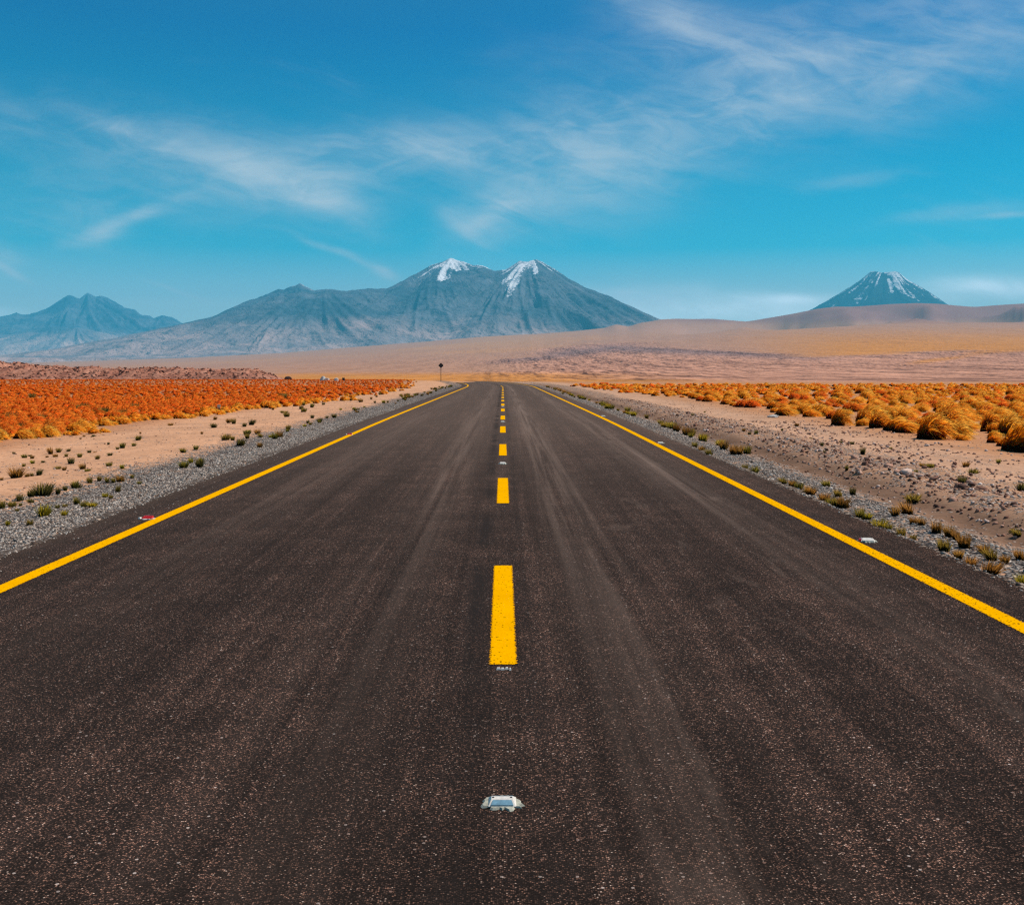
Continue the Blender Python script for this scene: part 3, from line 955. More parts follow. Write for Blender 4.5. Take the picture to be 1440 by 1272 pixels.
def putty_mesh(seed, rx, ry, ragged=0.2):
    r = random.Random(seed)
    bm = bmesh.new()
    n = 40
    ring, top = [], []
    for i in range(n):
        a = 2 * math.pi * i / n
        k = 1 + ragged * (r.random() - 0.5) * (1.7 if math.sin(a) < -0.2 else 0.5)
        ring.append((rx * k * math.cos(a), ry * k * math.sin(a)))
        top.append((rx * 0.90 * k * math.cos(a), ry * 0.90 * k * math.sin(a)))
    prism(bm, ring, top, -0.004, 0.004)
    return bm


def stud_parts(root, seed, lens_mat, yaw=0.0):
    bm_obj("putty", putty_mesh(seed, 0.074, 0.062, 0.3), M_PUTTY, root)
    bm = bmesh.new()
    # shell: wide trapezoid at the road, narrower top, sloping front
    prism(bm, [(-0.052, -0.042), (0.052, -0.042), (0.052, 0.042), (-0.052, 0.042)], [(-0.040, -0.012), (0.040, -0.012), (0.040, 0.012), (-0.040, 0.012)], 0.003, 0.023)
    sh = bm_obj("housing", bm, M_WHITE, root, None, 0.0025)
    for s in (1, -1):
        bm = bmesh.new()
        q0, q1 = (-0.042, 0.0068), (-0.0150, 0.0225)          # runs up the sloping face
        def pt(x, f, lift):
            return (x, s * (q0[0] + (q1[0] - q0[0]) * f), q0[1] + (q1[1] - q0[1]) * f + lift)
        bt = [pt(-0.041, 0.10, -0.004), pt(0.041, 0.10, -0.004), pt(0.034, 0.86, -0.004), pt(-0.034, 0.86, -0.004)]
        tt = [pt(-0.041, 0.10, 0.0016), pt(0.041, 0.10, 0.0016), pt(0.034, 0.86, 0.0016), pt(-0.034, 0.86, 0.0016)]
        prism(bm, bt, tt, 0, 0)
        bm_obj("lens", bm, lens_mat, root)
    for sx in (-1, 1):
        bm = bmesh.new()
        n = 10
        ring = [(0.0042 * math.cos(2 * math.pi * i / n), 0.0042 * math.sin(2 * math.pi * i / n)) for i in range(n)]
        prism(bm, ring, ring, -0.004, 0.0018)
        bm_obj("stud_hole", bm, M_DARKM, root, (sx * 0.033, 0.0, 0.0232))
    root.rotation_euler.z = yaw


def road_spot(uo, Y):
    return (float(uo + road_cx(Y)), Y, float(road_z(Y)) + 0.004)


def studs():
    lab = ["white road stud with a blue lens in front of the first yellow dash",
           "small white road stud between the second and third yellow centre dashes",
           "tiny white road stud between the fourth and fifth yellow centre dashes",
           "farthest tiny white road stud on the centre line among distant dashes"]
    for i, Y in enumerate((3.92, 17.75, 31.5, 45.2)):
        r = empty("road_stud", road_spot(-0.002, Y))
        stud_parts(r, 4 + i, M_LENS if i == 0 else M_WHITE)
        r.scale = (1.05, 1.3, 1.25) if i else (1, 1.05, 0.8)
        tag(r, lab[i], "road stud", "road studs along the centre line")
    lab = ["largest white road stud beside the worn yellow edge line, with a dark red corner",
           "small white road stud, second along the worn yellow edge line",
           "tiny white road stud on the edge line by the ditch, farthest along it"]
    for i, (uo, Y) in enumerate(((3.36, 9.84), (3.34, 22.6), (3.34, 35.5))):
        r = empty("road_stud", road_spot(uo, Y))
        stud_parts(r, 14 + i, M_WHITE, math.radians(-6))
        bm = bmesh.new()
        prism(bm, [(-0.064, -0.03), (-0.045, -0.036), (-0.042, 0.02), (-0.06, 0.02)], [(-0.060, -0.02), (-0.047, -0.024), (-0.045, 0.012), (-0.056, 0.012)], 0.003, 0.018)
        bm_obj("reflector", bm, M_RED, r)
        r.scale = (1.25, 1.3, 1.2)
        tag(r, lab[i], "road stud", "white road studs along the worn edge line")
    for i, (uo, Y) in enumerate(((-3.76, 11.3), (-3.66, 25.5))):
        r = empty("road_stud", road_spot(uo, Y))
        bm_obj("putty", putty_mesh(31 + i, 0.085, 0.05, 0.4), M_WHITE, r)
        bm = bmesh.new()
        prism(bm, [(-0.058, -0.040), (0.050, -0.034), (0.058, 0.036), (-0.036, 0.040)], [(-0.040, 0.000), (0.050, 0.004), (0.050, 0.022), (-0.030, 0.026)], 0.004, 0.030)
        bm_obj("reflector", bm, M_RED, r, None, 0.002)
        bm = bmesh.new()
        prism(bm, [(-0.095, -0.03), (-0.070, -0.04), (-0.060, 0.0), (-0.085, 0.01)], [(-0.09, -0.02), (-0.075, -0.03), (-0.066, -0.005), (-0.082, 0.0)], 0.003, 0.016)
        bm_obj("shard", bm, M_WHITE, r)
        tag(r, ["cracked red and white road stud beside the unworn yellow edge line", "tiny reddish road stud farther along the edge line by the sand"][i], "road stud", "red road studs along the edge line")
    # what is left of a stud at the near end of the first dash
    r = empty("broken_stud", road_spot(0.0, 5.66))
    for k, (x, y, sx) in enumerate(((-0.022, 0.0, 0.013), (0.0, -0.004, 0.011), (0.022, 0.004, 0.010), (0.04, -0.01, 0.006))):
        bm = bmesh.new()
        prism(bm, [(-sx, -0.012), (sx, -0.009), (sx * 0.8, 0.014), (-sx * 0.9, 0.010)], [(-sx * 0.7, -0.008), (sx * 0.6, -0.006), (sx * 0.5, 0.01), (-sx * 0.6, 0.007)], -0.003, 0.006)
        bm_obj("shard", bm, M_WHITE, r, (x, y, 0))
    tag(r, "pale broken remains of a road stud at the near end of the first yellow dash", "broken stud")


studs()


def road_sign():
    X, Y = -9.45, 163.0
    z = float(ground_z(X, Y))
    z0 = CAMZ - 17.2 * Y / F
    r = empty("road_sign", (X, Y, min(z, z0)))
    base = r.location.z
    h = (CAMZ + 0.35) - base                       # centre of the panel
    bm = bmesh.new()
    n = 12
    ring = [(0.045 * math.cos(2 * math.pi * i / n), 0.045 * math.sin(2 * math.pi * i / n)) for i in range(n)]
    prism(bm, ring, ring, -0.2, h + 0.25)
    bm_obj("post", bm, M_POST, r)
    bm = bmesh.new()
    d = 0.425
    k = 0.045
    def dia(y):
        pts = []
        for cx, cz, ax, az in ((0, -d, 1, 0), (d, 0, 0, 1), (0, d, -1, 0), (-d, 0, 0, -1)):
            pts += [(cx - k * ax + (0 if cx == 0 else -k * np.sign(cx)), y, cz - k * az + (0 if cz == 0 else -k * np.sign(cz)) ), (cx + k * ax + (0 if cx == 0 else -k * np.sign(cx)), y, cz + k * az + (0 if cz == 0 else -k * np.sign(cz)))]
        return pts
    b = [bm.verts.new(p) for p in dia(0.053)]
    tq = [bm.verts.new(p) for p in dia(0.060)]
    bm.faces.new(b)
    bm.faces.new(tq[::-1])
    for i in range(8):
        bm.faces.new((b[i], b[(i + 1) % 8], tq[(i + 1) % 8], tq[i]))
    bm_obj("panel", bm, M_DARKM, r, (0, 0, h))
    for dz_ in (-0.16, 0.16):
        bm = bmesh.new()
        bmesh.ops.create_cube(bm, size=1.0, matrix=Matrix.Translation((0, 0.047, h + dz_)) @ Matrix.Diagonal((0.36, 0.012, 0.05, 1)))
        bm_obj("bracket", bm, M_DARKM, r)
    tag(r, "dark diamond road sign seen from behind on a thin post where the road bends", "road sign")


road_sign()


def rock_thing(name, px, py, wpx, hpx, mat, label, cat, seed, guess=-0.3, n=1, flat=None, group=None):
    X, Y, z = ground_spot(px, py, guess)
    rg = random.Random(seed)
    bm = bmesh.new()
    s = Y / F
    for k in range(n):
        ww = wpx * s * (1 if n == 1 else rg.uniform(0.35, 0.6))
        hh = hpx * s * (1 if n == 1 else rg.uniform(0.5, 1.0))
        off = (0, 0) if n == 1 else (rg.uniform(-0.35, 0.35) * wpx * s, rg.uniform(-0.3, 0.3) * wpx * s)
        res = bmesh.ops.create_icosphere(bm, subdivisions=3, radius=0.5)
        se = rg.uniform(0, 50)
        for vtx in res['verts']:
            c = vtx.co * 2
            q = 0.5 * float(vn(c.x * 1.6 + se, c.y * 1.6 + c.z * 1.9, seed)) + 0.25 * float(vn(c.x * 4 + se, c.z * 4 + c.y * 3, seed + 3))
            f = 1 + 0.38 * q
            vtx.co = Vector((vtx.co.x * ww * f + off[0], vtx.co.y * ww * 0.8 * f + off[1], max(vtx.co.z * f, -0.28) * hh * 1.6 + 0.30 * hh))
    o = bm_obj(name, bm, mat, None, (X, Y, z))
    return tag(o, label, cat, group)


rock_thing("boulder", 405, 533.6, 11, 4.5, M_DARKROCK, "dark low boulder alone just past the end of the brown rock outcrop", "boulder", 3, -0.7)
rock_thing("boulder", 393, 533.4, 8, 3, M_DARKROCK, "small dark boulder touching the tip of the brown rock outcrop", "boulder", 5, -0.7)
rock_thing("rock_pile", 458, 535.4, 17, 6, M_PALE, "heap of pale rocks beyond the orange grass, short of the sign", "rock pile", 8, -0.6, 6)
rock_thing("pale_rock", 473, 535.6, 6, 4, M_PALE, "single small white rock beside the pale rock heap", "rock", 9, -0.6)
rock_thing("flat_stone", 1088, 586.5, 15, 3.0, M_PALE, "pale flat stone lying on the sand before the golden tussocks", "stone", 11)


def marker_box():
    X, Y, z = ground_spot(483, 535.8, -0.6)
    r = empty("marker_board", (X, Y, z))
    s = Y / F
    bm = bmesh.new()
    bmesh.ops.create_cube(bm, size=1.0, matrix=Matrix.Translation((0, 0, 3.1 * s)) @ Matrix.Diagonal((3.6 * s, 0.05, 3.4 * s, 1)))
    bm_obj("board", bm, M_DARKM, r, None, 0.01)
    for sx in (-1, 1):
        bm = bmesh.new()
        bmesh.ops.create_cube(bm, size=1.0, matrix=Matrix.Translation((sx * 1.2 * s, 0.06, 2.0 * s - 0.1)) @ Matrix.Diagonal((0.06, 0.06, 4.4 * s, 1)))
        bm_obj("leg", bm, M_POST, r)
    tag(r, "small dark square board on legs beyond the grass beside the pale rocks", "marker board")
    X, Y, z = ground_spot(308, 579.5)
    s = Y / F
    r = empty("marker_stake", (X, Y, z))
    bm = bmesh.new()
    prism(bm, [(-1.1 * s, -0.02), (1.1 * s, -0.02), (1.1 * s, 0.02), (-1.1 * s, 0.02)], [(-0.9 * s, -0.02), (0.9 * s, -0.02), (0.9 * s, 0.02), (-0.9 * s, 0.02)], -0.06, 7.5 * s)
    bm_obj("post", bm, M_POST, r, None, 0.004)
    bm = bmesh.new()
    bmesh.ops.create_cube(bm, size=1.0, matrix=Matrix.Translation((0, -0.03, 8.6 * s)) @ Matrix.Diagonal((4.2 * s, 0.02, 4.6 * s, 1)))
    bm_obj("plate", bm, M_STAKE, r, None, 0.004)
    tag(r, "short pale marker stake at the edge of the orange grass", "marker stake")


marker_box()

# ------------------------------------------------------------------ grass
def blade_set(n, rg, r0, length, spread, lean, droop, width, segs=4, lenvar=0.35, core=0.0, core_h=0.3, asym=0.0):
    """n curved blades out of one crown; unit size. Returns verts, quads, t (0 root .. 1 tip), rnd per blade"""
    a = rg.uniform(0, 6.283, n)
    q = np.sqrt(rg.random(n))
    root = np.stack([r0 * q * np.cos(a), r0 * q * np.sin(a), np.zeros(n)], -1)
    a2 = a + rg.normal(0, 0.5, n)
    out = spread * (0.15 + q) * rg.uniform(0.5, 1.25, n)
    d = np.stack([np.cos(a2) * out + lean[0], np.sin(a2) * out + lean[1], np.ones(n)], -1)
    d += rg.normal(0, 0.12, d.shape)
    d /= np.linalg.norm(d, axis=1, keepdims=True)
    L = length * rg.uniform(1 - lenvar, 1 + lenvar * 0.5, n)
    tt = np.linspace(0, 1, segs + 1)
    bend = np.stack([np.cos(a2) * 0.35 * out + lean[0] * 1.3, np.sin(a2) * 0.35 * out + lean[1] * 1.3, -np.full(n, droop) * rg.uniform(0.5, 1.4, n)], -1)
    P = root[:, None] + d[:, None] * (L[:, None] * tt)[..., None] + bend[:, None] * (L[:, None] * tt ** 2 * 0.5)[..., None]
    P[..., 2] = np.maximum(P[..., 2], 0.012 + 0.02 * rg.random((n, 1)))
    side = np.cross(d, rg.normal(0, 1, d.shape))
    side /= np.maximum(np.linalg.norm(side, axis=1, keepdims=True), 1e-6)
    wd = width * rg.uniform(0.6, 1.3, n)[:, None] * (1 - 0.85 * tt ** 1.5)[None]
    Lf = P - side[:, None] * wd[..., None] * 0.5
    Rt = P + side[:, None] * wd[..., None] * 0.5
    V = np.stack([Lf, Rt], 2).reshape(n, -1, 3)
    k = 2 * (segs + 1)
    base = np.arange(segs)[:, None] * 2 + np.array([0, 1, 3, 2])[None]
    Fc = (base[None] + (np.arange(n) * k)[:, None, None]).reshape(-1, 4)
    T = np.repeat(np.repeat(tt[None], n, 0)[..., None], 2, -1).reshape(-1)
    R = np.repeat(rg.random(n), k)
    V = V.reshape(-1, 3)
    if core > 0:                                  # the dense old thatch inside
        nu, nv_ = 12, 5
        cv, cf = [], []
        for j in range(nv_):
            ph = j / (nv_ - 1) * math.pi / 2
            for i in range(nu):
                b = 2 * math.pi * i / nu
                k2 = 1 + 0.18 * rg.normal()
                cv.append((core * math.cos(ph) * math.cos(b) * k2 + lean[0] * 0.15 * math.sin(ph), core * math.cos(ph) * math.sin(b) * k2 + lean[1] * 0.15 * math.sin(ph), core_h * math.sin(ph) - 0.04))
        for j in range(nv_ - 1):
            for i in range(nu):
                cf.append((j * nu + i, j * nu + (i + 1) % nu, (j + 1) * nu + (i + 1) % nu, (j + 1) * nu + i))
        Fc = np.concatenate([Fc, np.array(cf) + len(V)])
        V = np.concatenate([V, np.array(cv)])
        T = np.concatenate([T, np.full(len(cv), 0.05)])
        R = np.concatenate([R, np.full(len(cv), 0.3)])
    return V, Fc, T, R


def grass_material(name, ramps, hue=None):
    """ramps: two colour ramps along the blade, blended per plant"""
    m, t, out = new_mat(name)
    tt = t.attr("t")
    per = t.m('FRACT', t.m('ADD', t.attr("plant"), t.n('ShaderNodeObjectInfo').outputs['Random']))
    ca = t.ramp(tt, ramps[0])
    cb = t.ramp(tt, ramps[1])
    c = t.mix(per, ca, cb)
    c = t.mix(1.0, c, t.ramp(t.attr("rnd"), [(0, (0.68, 0.64, 0.6)), (0.5, (1, 1, 1)), (1, (1.25, 1.25, 1.2))]), 'MULTIPLY')
    nrm = t.n('ShaderNodeNewGeometry').outputs['Normal']
    vm = t.n('ShaderNodeVectorMath', operation='MULTIPLY_ADD')
    t.put(vm.inputs[0], nrm)
    vm.inputs[1].default_value = (0.28, 0.28, 0.28)
    vm.inputs[2].default_value = (0.22, 0.05, 0.72)
    vn_ = t.n('ShaderNodeVectorMath', operation='NORMALIZE')
    t.put(vn_.inputs[0], vm.outputs[0])
    dif = t.n('ShaderNodeBsdfDiffuse')
    t.put(dif.inputs[0], c)
    t.put(dif.inputs['Normal'], vn_.outputs[0])
    trn = t.n('ShaderNodeBsdfTranslucent')
    t.put(trn.inputs[0], c)
    mx = t.n('ShaderNodeMixShader')
    mx.inputs[0].default_value = 0.36
    t.t.links.new(dif.outputs[0], mx.inputs[1])
    t.t.links.new(trn.outputs[0], mx.inputs[2])
    t.t.links.new(mx.outputs[0], out.inputs[0])
    return m


G_GOLD = grass_material("golden bunch grass", [  # root stops: brown thatch, with the shade at the foot painted in
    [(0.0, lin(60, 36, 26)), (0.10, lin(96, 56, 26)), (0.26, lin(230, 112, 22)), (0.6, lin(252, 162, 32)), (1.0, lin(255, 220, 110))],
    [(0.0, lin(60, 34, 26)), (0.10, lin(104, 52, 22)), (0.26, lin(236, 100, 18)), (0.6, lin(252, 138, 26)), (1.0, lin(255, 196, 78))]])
G_RED = grass_material("russet bunch grass", [  # russet roots darkened likewise, thatch plus painted shade
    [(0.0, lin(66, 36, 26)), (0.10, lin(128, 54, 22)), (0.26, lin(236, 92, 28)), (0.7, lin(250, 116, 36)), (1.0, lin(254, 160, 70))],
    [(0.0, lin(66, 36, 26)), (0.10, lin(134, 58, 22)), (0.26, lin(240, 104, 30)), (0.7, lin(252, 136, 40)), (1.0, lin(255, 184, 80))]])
G_OLIVE = grass_material("olive tuft grass", [
    [(0.0, lin(66, 56, 34)), (0.35, lin(112, 98, 44)), (0.75, lin(148, 122, 50)), (1.0, lin(188, 146, 70))],
    [(0.0, lin(62, 58, 34)), (0.35, lin(98, 98, 42)), (0.75, lin(142, 132, 48)), (1.0, lin(180, 152, 64))]])
G_DARK = grass_material("dark green tuft grass", [
    [(0.0, lin(50, 46, 34)), (0.35, lin(76, 74, 42)), (0.75, lin(98, 94, 46)), (1.0, lin(142, 120, 62))],
    [(0.0, lin(54, 50, 34)), (0.35, lin(84, 82, 42)), (0.75, lin(112, 102, 48)), (1.0, lin(152, 126, 62))]])
G_BROWN = grass_material("brown tuft grass", [
    [(0.0, lin(70, 52, 30)), (0.35, lin(130, 92, 40)), (0.75, lin(180, 122, 54)), (1.0, lin(208, 152, 84))],
    [(0.0, lin(66, 52, 32)), (0.35, lin(118, 92, 42)), (0.75, lin(166, 122, 54)), (1.0, lin(204, 152, 80))]])
G_YELLOW = grass_material("yellow green tuft grass", [
    [(0.0, lin(84, 76, 30)), (0.35, lin(146, 130, 32)), (0.75, lin(182, 158, 40)), (1.0, lin(206, 176, 70))],
    [(0.0, lin(80, 78, 30)), (0.35, lin(132, 130, 36)), (0.75, lin(170, 158, 44)), (1.0, lin(196, 176, 72))]])


def plant_mesh(name, parts, mat):
    V, Fc, T, R = parts
    o = mesh_np(name, V, Fc, mat, {"t": T, "rnd": R, "plant": np.zeros(len(V))})
    me = o.data
    bpy.data.objects.remove(o)
    return me


TUFT_PARTS = [blade_set(230, np.random.default_rng(200 + k), 0.34, 0.9, 0.42 if k % 2 else 0.3, (0.10 + 0.08 * (k % 3 - 1), 0.0), 0.2, 0.06, 3, 0.5, 0.40, 0.55) for k in range(6)]
TUFT = {key: [plant_mesh("grass_tuft", p, mat) for p in TUFT_PARTS] for key, mat in
        (("olive", G_OLIVE), ("dark", G_DARK), ("brown", G_BROWN), ("yellow", G_YELLOW))}


def mound(n, rg, width, segs, wind=1.0, R=0.50, H=0.44, L=0.66):
    """a bunch-grass mound: brown thatch at the foot with shade painted into its colour, hair rooted over the crown and combed downwind (+x), trailing to the ground"""
    az = rg.uniform(0, 6.283, n)
    ph = np.arcsin(rg.uniform(0.30, 1.0, n))
    nx, ny, nz_ = np.cos(az) * np.cos(ph), np.sin(az) * np.cos(ph), np.sin(ph)
    root = np.stack([nx * R * 0.9, ny * R * 0.9, nz_ * H * 0.9], -1)
    d = np.stack([nx * 0.45 + wind * rg.uniform(0.5, 1.1, n), ny * 0.55, 0.30 + 0.55 * nz_], -1) + rg.normal(0, 0.16, (n, 3))
    d /= np.linalg.norm(d, axis=1, keepdims=True)
    ln = L * rg.uniform(0.55, 1.25, n)
    tt = np.linspace(0, 1, segs + 1)
    bend = np.stack([0.25 * wind + 0 * az, 0 * az, -rg.uniform(0.7, 1.7, n)], -1)
    P = root[:, None] + d[:, None] * (ln[:, None] * tt)[..., None] + bend[:, None] * (ln[:, None] * tt ** 2 * 0.5)[..., None]
    P[..., 2] = np.maximum(P[..., 2], 0.01 + 0.03 * rg.random((n, 1)))
    side = np.cross(d, np.stack([nx, ny, nz_], -1) + rg.normal(0, 0.45, (n, 3)))
    side /= np.maximum(np.linalg.norm(side, axis=1, keepdims=True), 1e-6)
    wd = width * rg.uniform(0.6, 1.3, n)[:, None] * (1 - 0.8 * tt ** 1.6)[None]
    V = np.stack([P - side[:, None] * wd[..., None] * 0.5, P + side[:, None] * wd[..., None] * 0.5], 2).reshape(-1, 3)
    k = 2 * (segs + 1)
    base = np.arange(segs)[:, None] * 2 + np.array([0, 1, 3, 2])[None]
    Fc = (base[None] + (np.arange(n) * k)[:, None, None]).reshape(-1, 4)
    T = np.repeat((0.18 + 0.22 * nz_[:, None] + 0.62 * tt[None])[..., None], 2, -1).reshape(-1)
    Rn = np.repeat(rg.random(n), k)
    nu, nv_ = (14, 6) if n > 100 else (8, 4)
    cv, ct = [], []
    ks = 1 + 0.10 * rg.normal(0, 1, (nv_, nu))
    for j in range(nv_):
        p_ = j / (nv_ - 1) * 1.5
        for i in range(nu):
            b = 2 * math.pi * i / nu
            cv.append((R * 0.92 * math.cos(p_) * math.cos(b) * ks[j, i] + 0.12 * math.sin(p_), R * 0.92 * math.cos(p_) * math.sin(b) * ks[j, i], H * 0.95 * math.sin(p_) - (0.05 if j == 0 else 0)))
            ct.append((0.02, 0.08, 0.22, 0.36, 0.45, 0.5)[int(j * 5 / (nv_ - 1))])  # lowest rings take the root tone that carries the painted shade
    cf = [(j * nu + i, j * nu + (i + 1) % nu, (j + 1) * nu + (i + 1) % nu, (j + 1) * nu + i) for j in range(nv_ - 1) for i in range(nu)]
    Fc = np.concatenate([Fc, np.array(cf) + len(V)])
    V = np.concatenate([V, np.array(cv)])
    T = np.clip(np.concatenate([T, np.array(ct)]), 0, 1)
    return V, Fc, T, np.concatenate([Rn, np.full(len(cv), 0.45)])


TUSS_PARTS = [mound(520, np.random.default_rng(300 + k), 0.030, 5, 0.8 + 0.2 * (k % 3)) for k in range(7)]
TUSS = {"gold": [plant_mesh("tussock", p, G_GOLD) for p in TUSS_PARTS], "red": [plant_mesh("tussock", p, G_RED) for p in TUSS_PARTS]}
prnd = random.Random(11)


def plant(name, me, x, y, z, w_, h_, label, cat, group, rz=None):
    """w_ = width, h_ = height in metres; the unit plant is about 1.35 wide and 0.95 tall"""
    o = bpy.data.objects.new(name, me)
    o.location = (x, y, z - 0.01)
    o.scale = (w_, w_ * prnd.uniform(0.85, 1.1), h_)
    o.rotation_euler.z = prnd.uniform(0, 6.283) if rz is None else rz
    COL.objects.link(o)
    return tag(o, label, cat, group)


# --- small tufts. (x, y of the foot, width, height) in photo pixels, kind, own label if it stands out
Q = 7.2
left_tufts = [(165, 515, 150, 115, 'brown', "widest golden brown grass tuft on the sand, domed, with small tufts beside it"), (275, 505, 55, 45, 'brown', 0), (325, 500, 40, 45, 'olive', 0), (395, 490, 70, 75, 'dark', 0), (15, 540, 40, 40, 'brown', 0),
              (515, 275, 65, 80, 'brown', 0), (595, 258, 60, 55, 'olive', 0), (565, 305, 65, 40, 'brown', 0), (475, 310, 40, 25, 'brown', 0), (695, 248, 50, 35, 'dark', 0), (670, 302, 45, 40, 'olive', 0),
              (805, 308, 65, 50, 'olive', 0), (720, 375, 85, 75, 'dark', "dark pointed grass tuft alone in the middle of the sand"), (840, 430, 80, 65, 'brown', 0), (885, 450, 75, 35, 'olive', 0), (985, 328, 50, 50, 'olive', 0), (905, 262, 50, 35, 'dark', 0),
              (955, 260, 40, 15, 'brown', 0), (940, 102, 40, 30, 'dark', 0), (1240, 215, 70, 65, 'olive', 0), (1190, 228, 40, 35, 'olive', 0), (1355, 195, 50, 40, 'olive', 0), (1400, 135, 75, 55, 'olive', 0),
              (1105, 398, 75, 50, 'olive', 0), (580, 428, 75, 40, 'olive', 0), (650, 440, 45, 45, 'brown', 0), (248, 315, 70, 45, 'olive', 0), (308, 298, 40, 25, 'dark', 0), (330, 372, 55, 45, 'yellow', "small yellow green tuft among the duller tufts on the sand"),
              (240, 402, 50, 40, 'olive', 0), (140, 275, 40, 30, 'dark', 0), (430, 695, 220, 140, 'dark', "largest dark green grass tuft, on the seam between sand and gravel"), (310, 705, 90, 80, 'dark', "dark green tuft leaning against the largest dark green tuft"),
              (200, 750, 90, 85, 'dark', 0), (120, 808, 110, 65, 'olive', 0), (20, 825, 90, 95, 'olive', 0), (320, 768, 80, 55, 'dark', 0), (585, 680, 60, 80, 'dark', 0), (660, 645, 60, 60, 'dark', 0), (755, 620, 90, 90, 'olive', 0),
              (800, 620, 50, 60, 'dark', 0), (910, 570, 65, 75, 'olive', 0), (1005, 550, 60, 65, 'olive', 0), (1085, 565, 50, 70, 'olive', 0), (1220, 555, 110, 75, 'brown', 0), (1150, 565, 50, 60, 'olive', 0), (1335, 520, 50, 50, 'olive', 0),
              (1410, 580, 50, 40, 'olive', 0), (1190, 660, 60, 80, 'olive', 0), (1065, 710, 70, 50, 'yellow', 0), (1120, 725, 55, 45, 'olive', 0), (440, 905, 140, 130, 'yellow', "largest yellow green tuft standing in the grey gravel"),
              (650, 895, 80, 60, 'yellow', 0), (780, 785, 70, 90, 'olive', 0), (850, 810, 80, 70, 'olive', 0), (935, 810, 100, 60, 'yellow', "low wide yellow tuft in the grey gravel"), (650, 810, 60, 45, 'olive', 0), (580, 825, 55, 50, 'olive', 0),
              (75, 995, 60, 60, 'yellow', 0), (300, 995, 80, 70, 'olive', 0), (170, 855, 50, 40, 'olive', 0), (210, 795, 45, 35, 'olive', 0)]
L_SAND = "small {} grass tuft on bare sand between gravel and russet grass"
L_GRAV = "small {} grass tuft in the grey gravel on the diamond sign's roadside"
R_GRAV = "small {} grass tuft between the worn edge line and the ditch"
R_SAND = "small {} grass tuft on stony sand between ditch and golden tussocks"
WORD = {'olive': 'olive', 'dark': 'dark green', 'brown': 'brown', 'yellow': 'yellow green'}
N_TUFT = [0]


def tuft(px, py, wpx, hpx, key, own, side):
    X, Y, z = ground_spot(px, py)
    u_ = X - float(road_cx(Y))
    s = Y / F
    lab = own
    grp = None
    if not own:
        if side < 0:
            lab = (L_SAND if u_ < -6.6 else L_GRAV).format(WORD[key])
            grp = "grass tufts on the sand" if u_ < -6.6 else "grass tufts in the gravel"
        else:
            lab = (R_SAND if u_ > 5.4 else R_GRAV).format(WORD[key])
            grp = "grass tufts on the stony sand" if u_ > 5.4 else "grass tufts along the ditch"
    N_TUFT[0] += 1
    plant("grass_tuft", prnd.choice(TUFT[key]), X, Y, z, wpx * s / 1.25, hpx * s / 0.92, lab, "grass tuft", grp)


for bx, by, bw, bh, key, own in left_tufts:
    tuft(bx / Q, 600 + by / Q, bw / Q, bh / Q, key, own, -1)
q2 = 2.6667
right_tufts = [(1312, 658, 80, 56, 'brown', "widest olive brown tuft in the gravel between the worn edge line and ditch"), (1235, 638, 48, 46, 'brown', 0), (1195, 598, 46, 38, 'brown', 0), (1140, 572, 58, 52, 'olive', 0), (1215, 560, 56, 60, 'brown', 0), (1160, 520, 48, 48, 'brown', 0),
               (1112, 505, 46, 50, 'brown', 0), (1186, 530, 36, 44, 'brown', 0), (1290, 580, 44, 40, 'brown', 0), (1320, 605, 56, 50, 'olive', 0), (1438, 702, 54, 50, 'yellow', 0), (982, 520, 46, 42, 'olive', 0), (1025, 532, 28, 28, 'olive', 0), (902, 486, 70, 38, 'yellow', 0),
               (930, 490, 40, 26, 'olive', 0), (826, 452, 42, 46, 'olive', 0), (852, 452, 40, 28, 'yellow', 0), (1004, 434, 56, 52, 'brown', 0), (958, 440, 44, 42, 'brown', 0), (1022, 388, 62, 36, 'olive', 0), (1055, 475, 34, 34, 'brown', 0), (1024, 470, 32, 30, 'brown', 0),
               (690, 388, 48, 40, 'brown', 0), (735, 405, 48, 40, 'olive', 0), (762, 410, 52, 44, 'brown', 0), (715, 400, 40, 30, 'olive', 0), (640, 360, 50, 36, 'brown', 0), (625, 358, 34, 30, 'olive', 0), (593, 340, 44, 30, 'olive', 0), (798, 362, 30, 34, 'dark', 0), (745, 370, 34, 34, 'olive', 0),
               (700, 330, 36, 26, 'olive', 0), (540, 320, 36, 28, 'olive', 0), (570, 330, 34, 28, 'brown', 0), (430, 280, 34, 30, 'olive', 0), (395, 265, 30, 22, 'olive', 0), (262, 218, 30, 32, 'olive', 0), (230, 200, 30, 26, 'brown', 0), (205, 185, 26, 26, 'olive', 0), (1368, 615, 40, 34, 'brown', 0),
               (1425, 605, 46, 44, 'brown', 0), (1415, 515, 40, 34, 'olive', 0), (835, 212, 24, 30, 'dark', "lone dark upright tuft on the sand below the golden tussocks"), (1430, 348, 42, 40, 'dark', "dark round tuft on stony sand, cut by the photo's edge"), (695, 205, 14, 14, 'dark', 0), (682, 178, 14, 16, 'dark', 0), (640, 155, 12, 12, 'dark', 0),
               (775, 268, 16, 20, 'olive', 0), (1035, 276, 18, 14, 'olive', 0), (930, 232, 12, 14, 'dark', 0), (435, 140, 18, 18, 'olive', 0), (410, 135, 14, 14, 'dark', 0), (532, 122, 12, 12, 'dark', 0)]
for bx, by, bw, bh, key, own in right_tufts:
    tuft(900 + bx / q2, 560 + by / q2, bw / q2, bh / q2, key, own, 1)


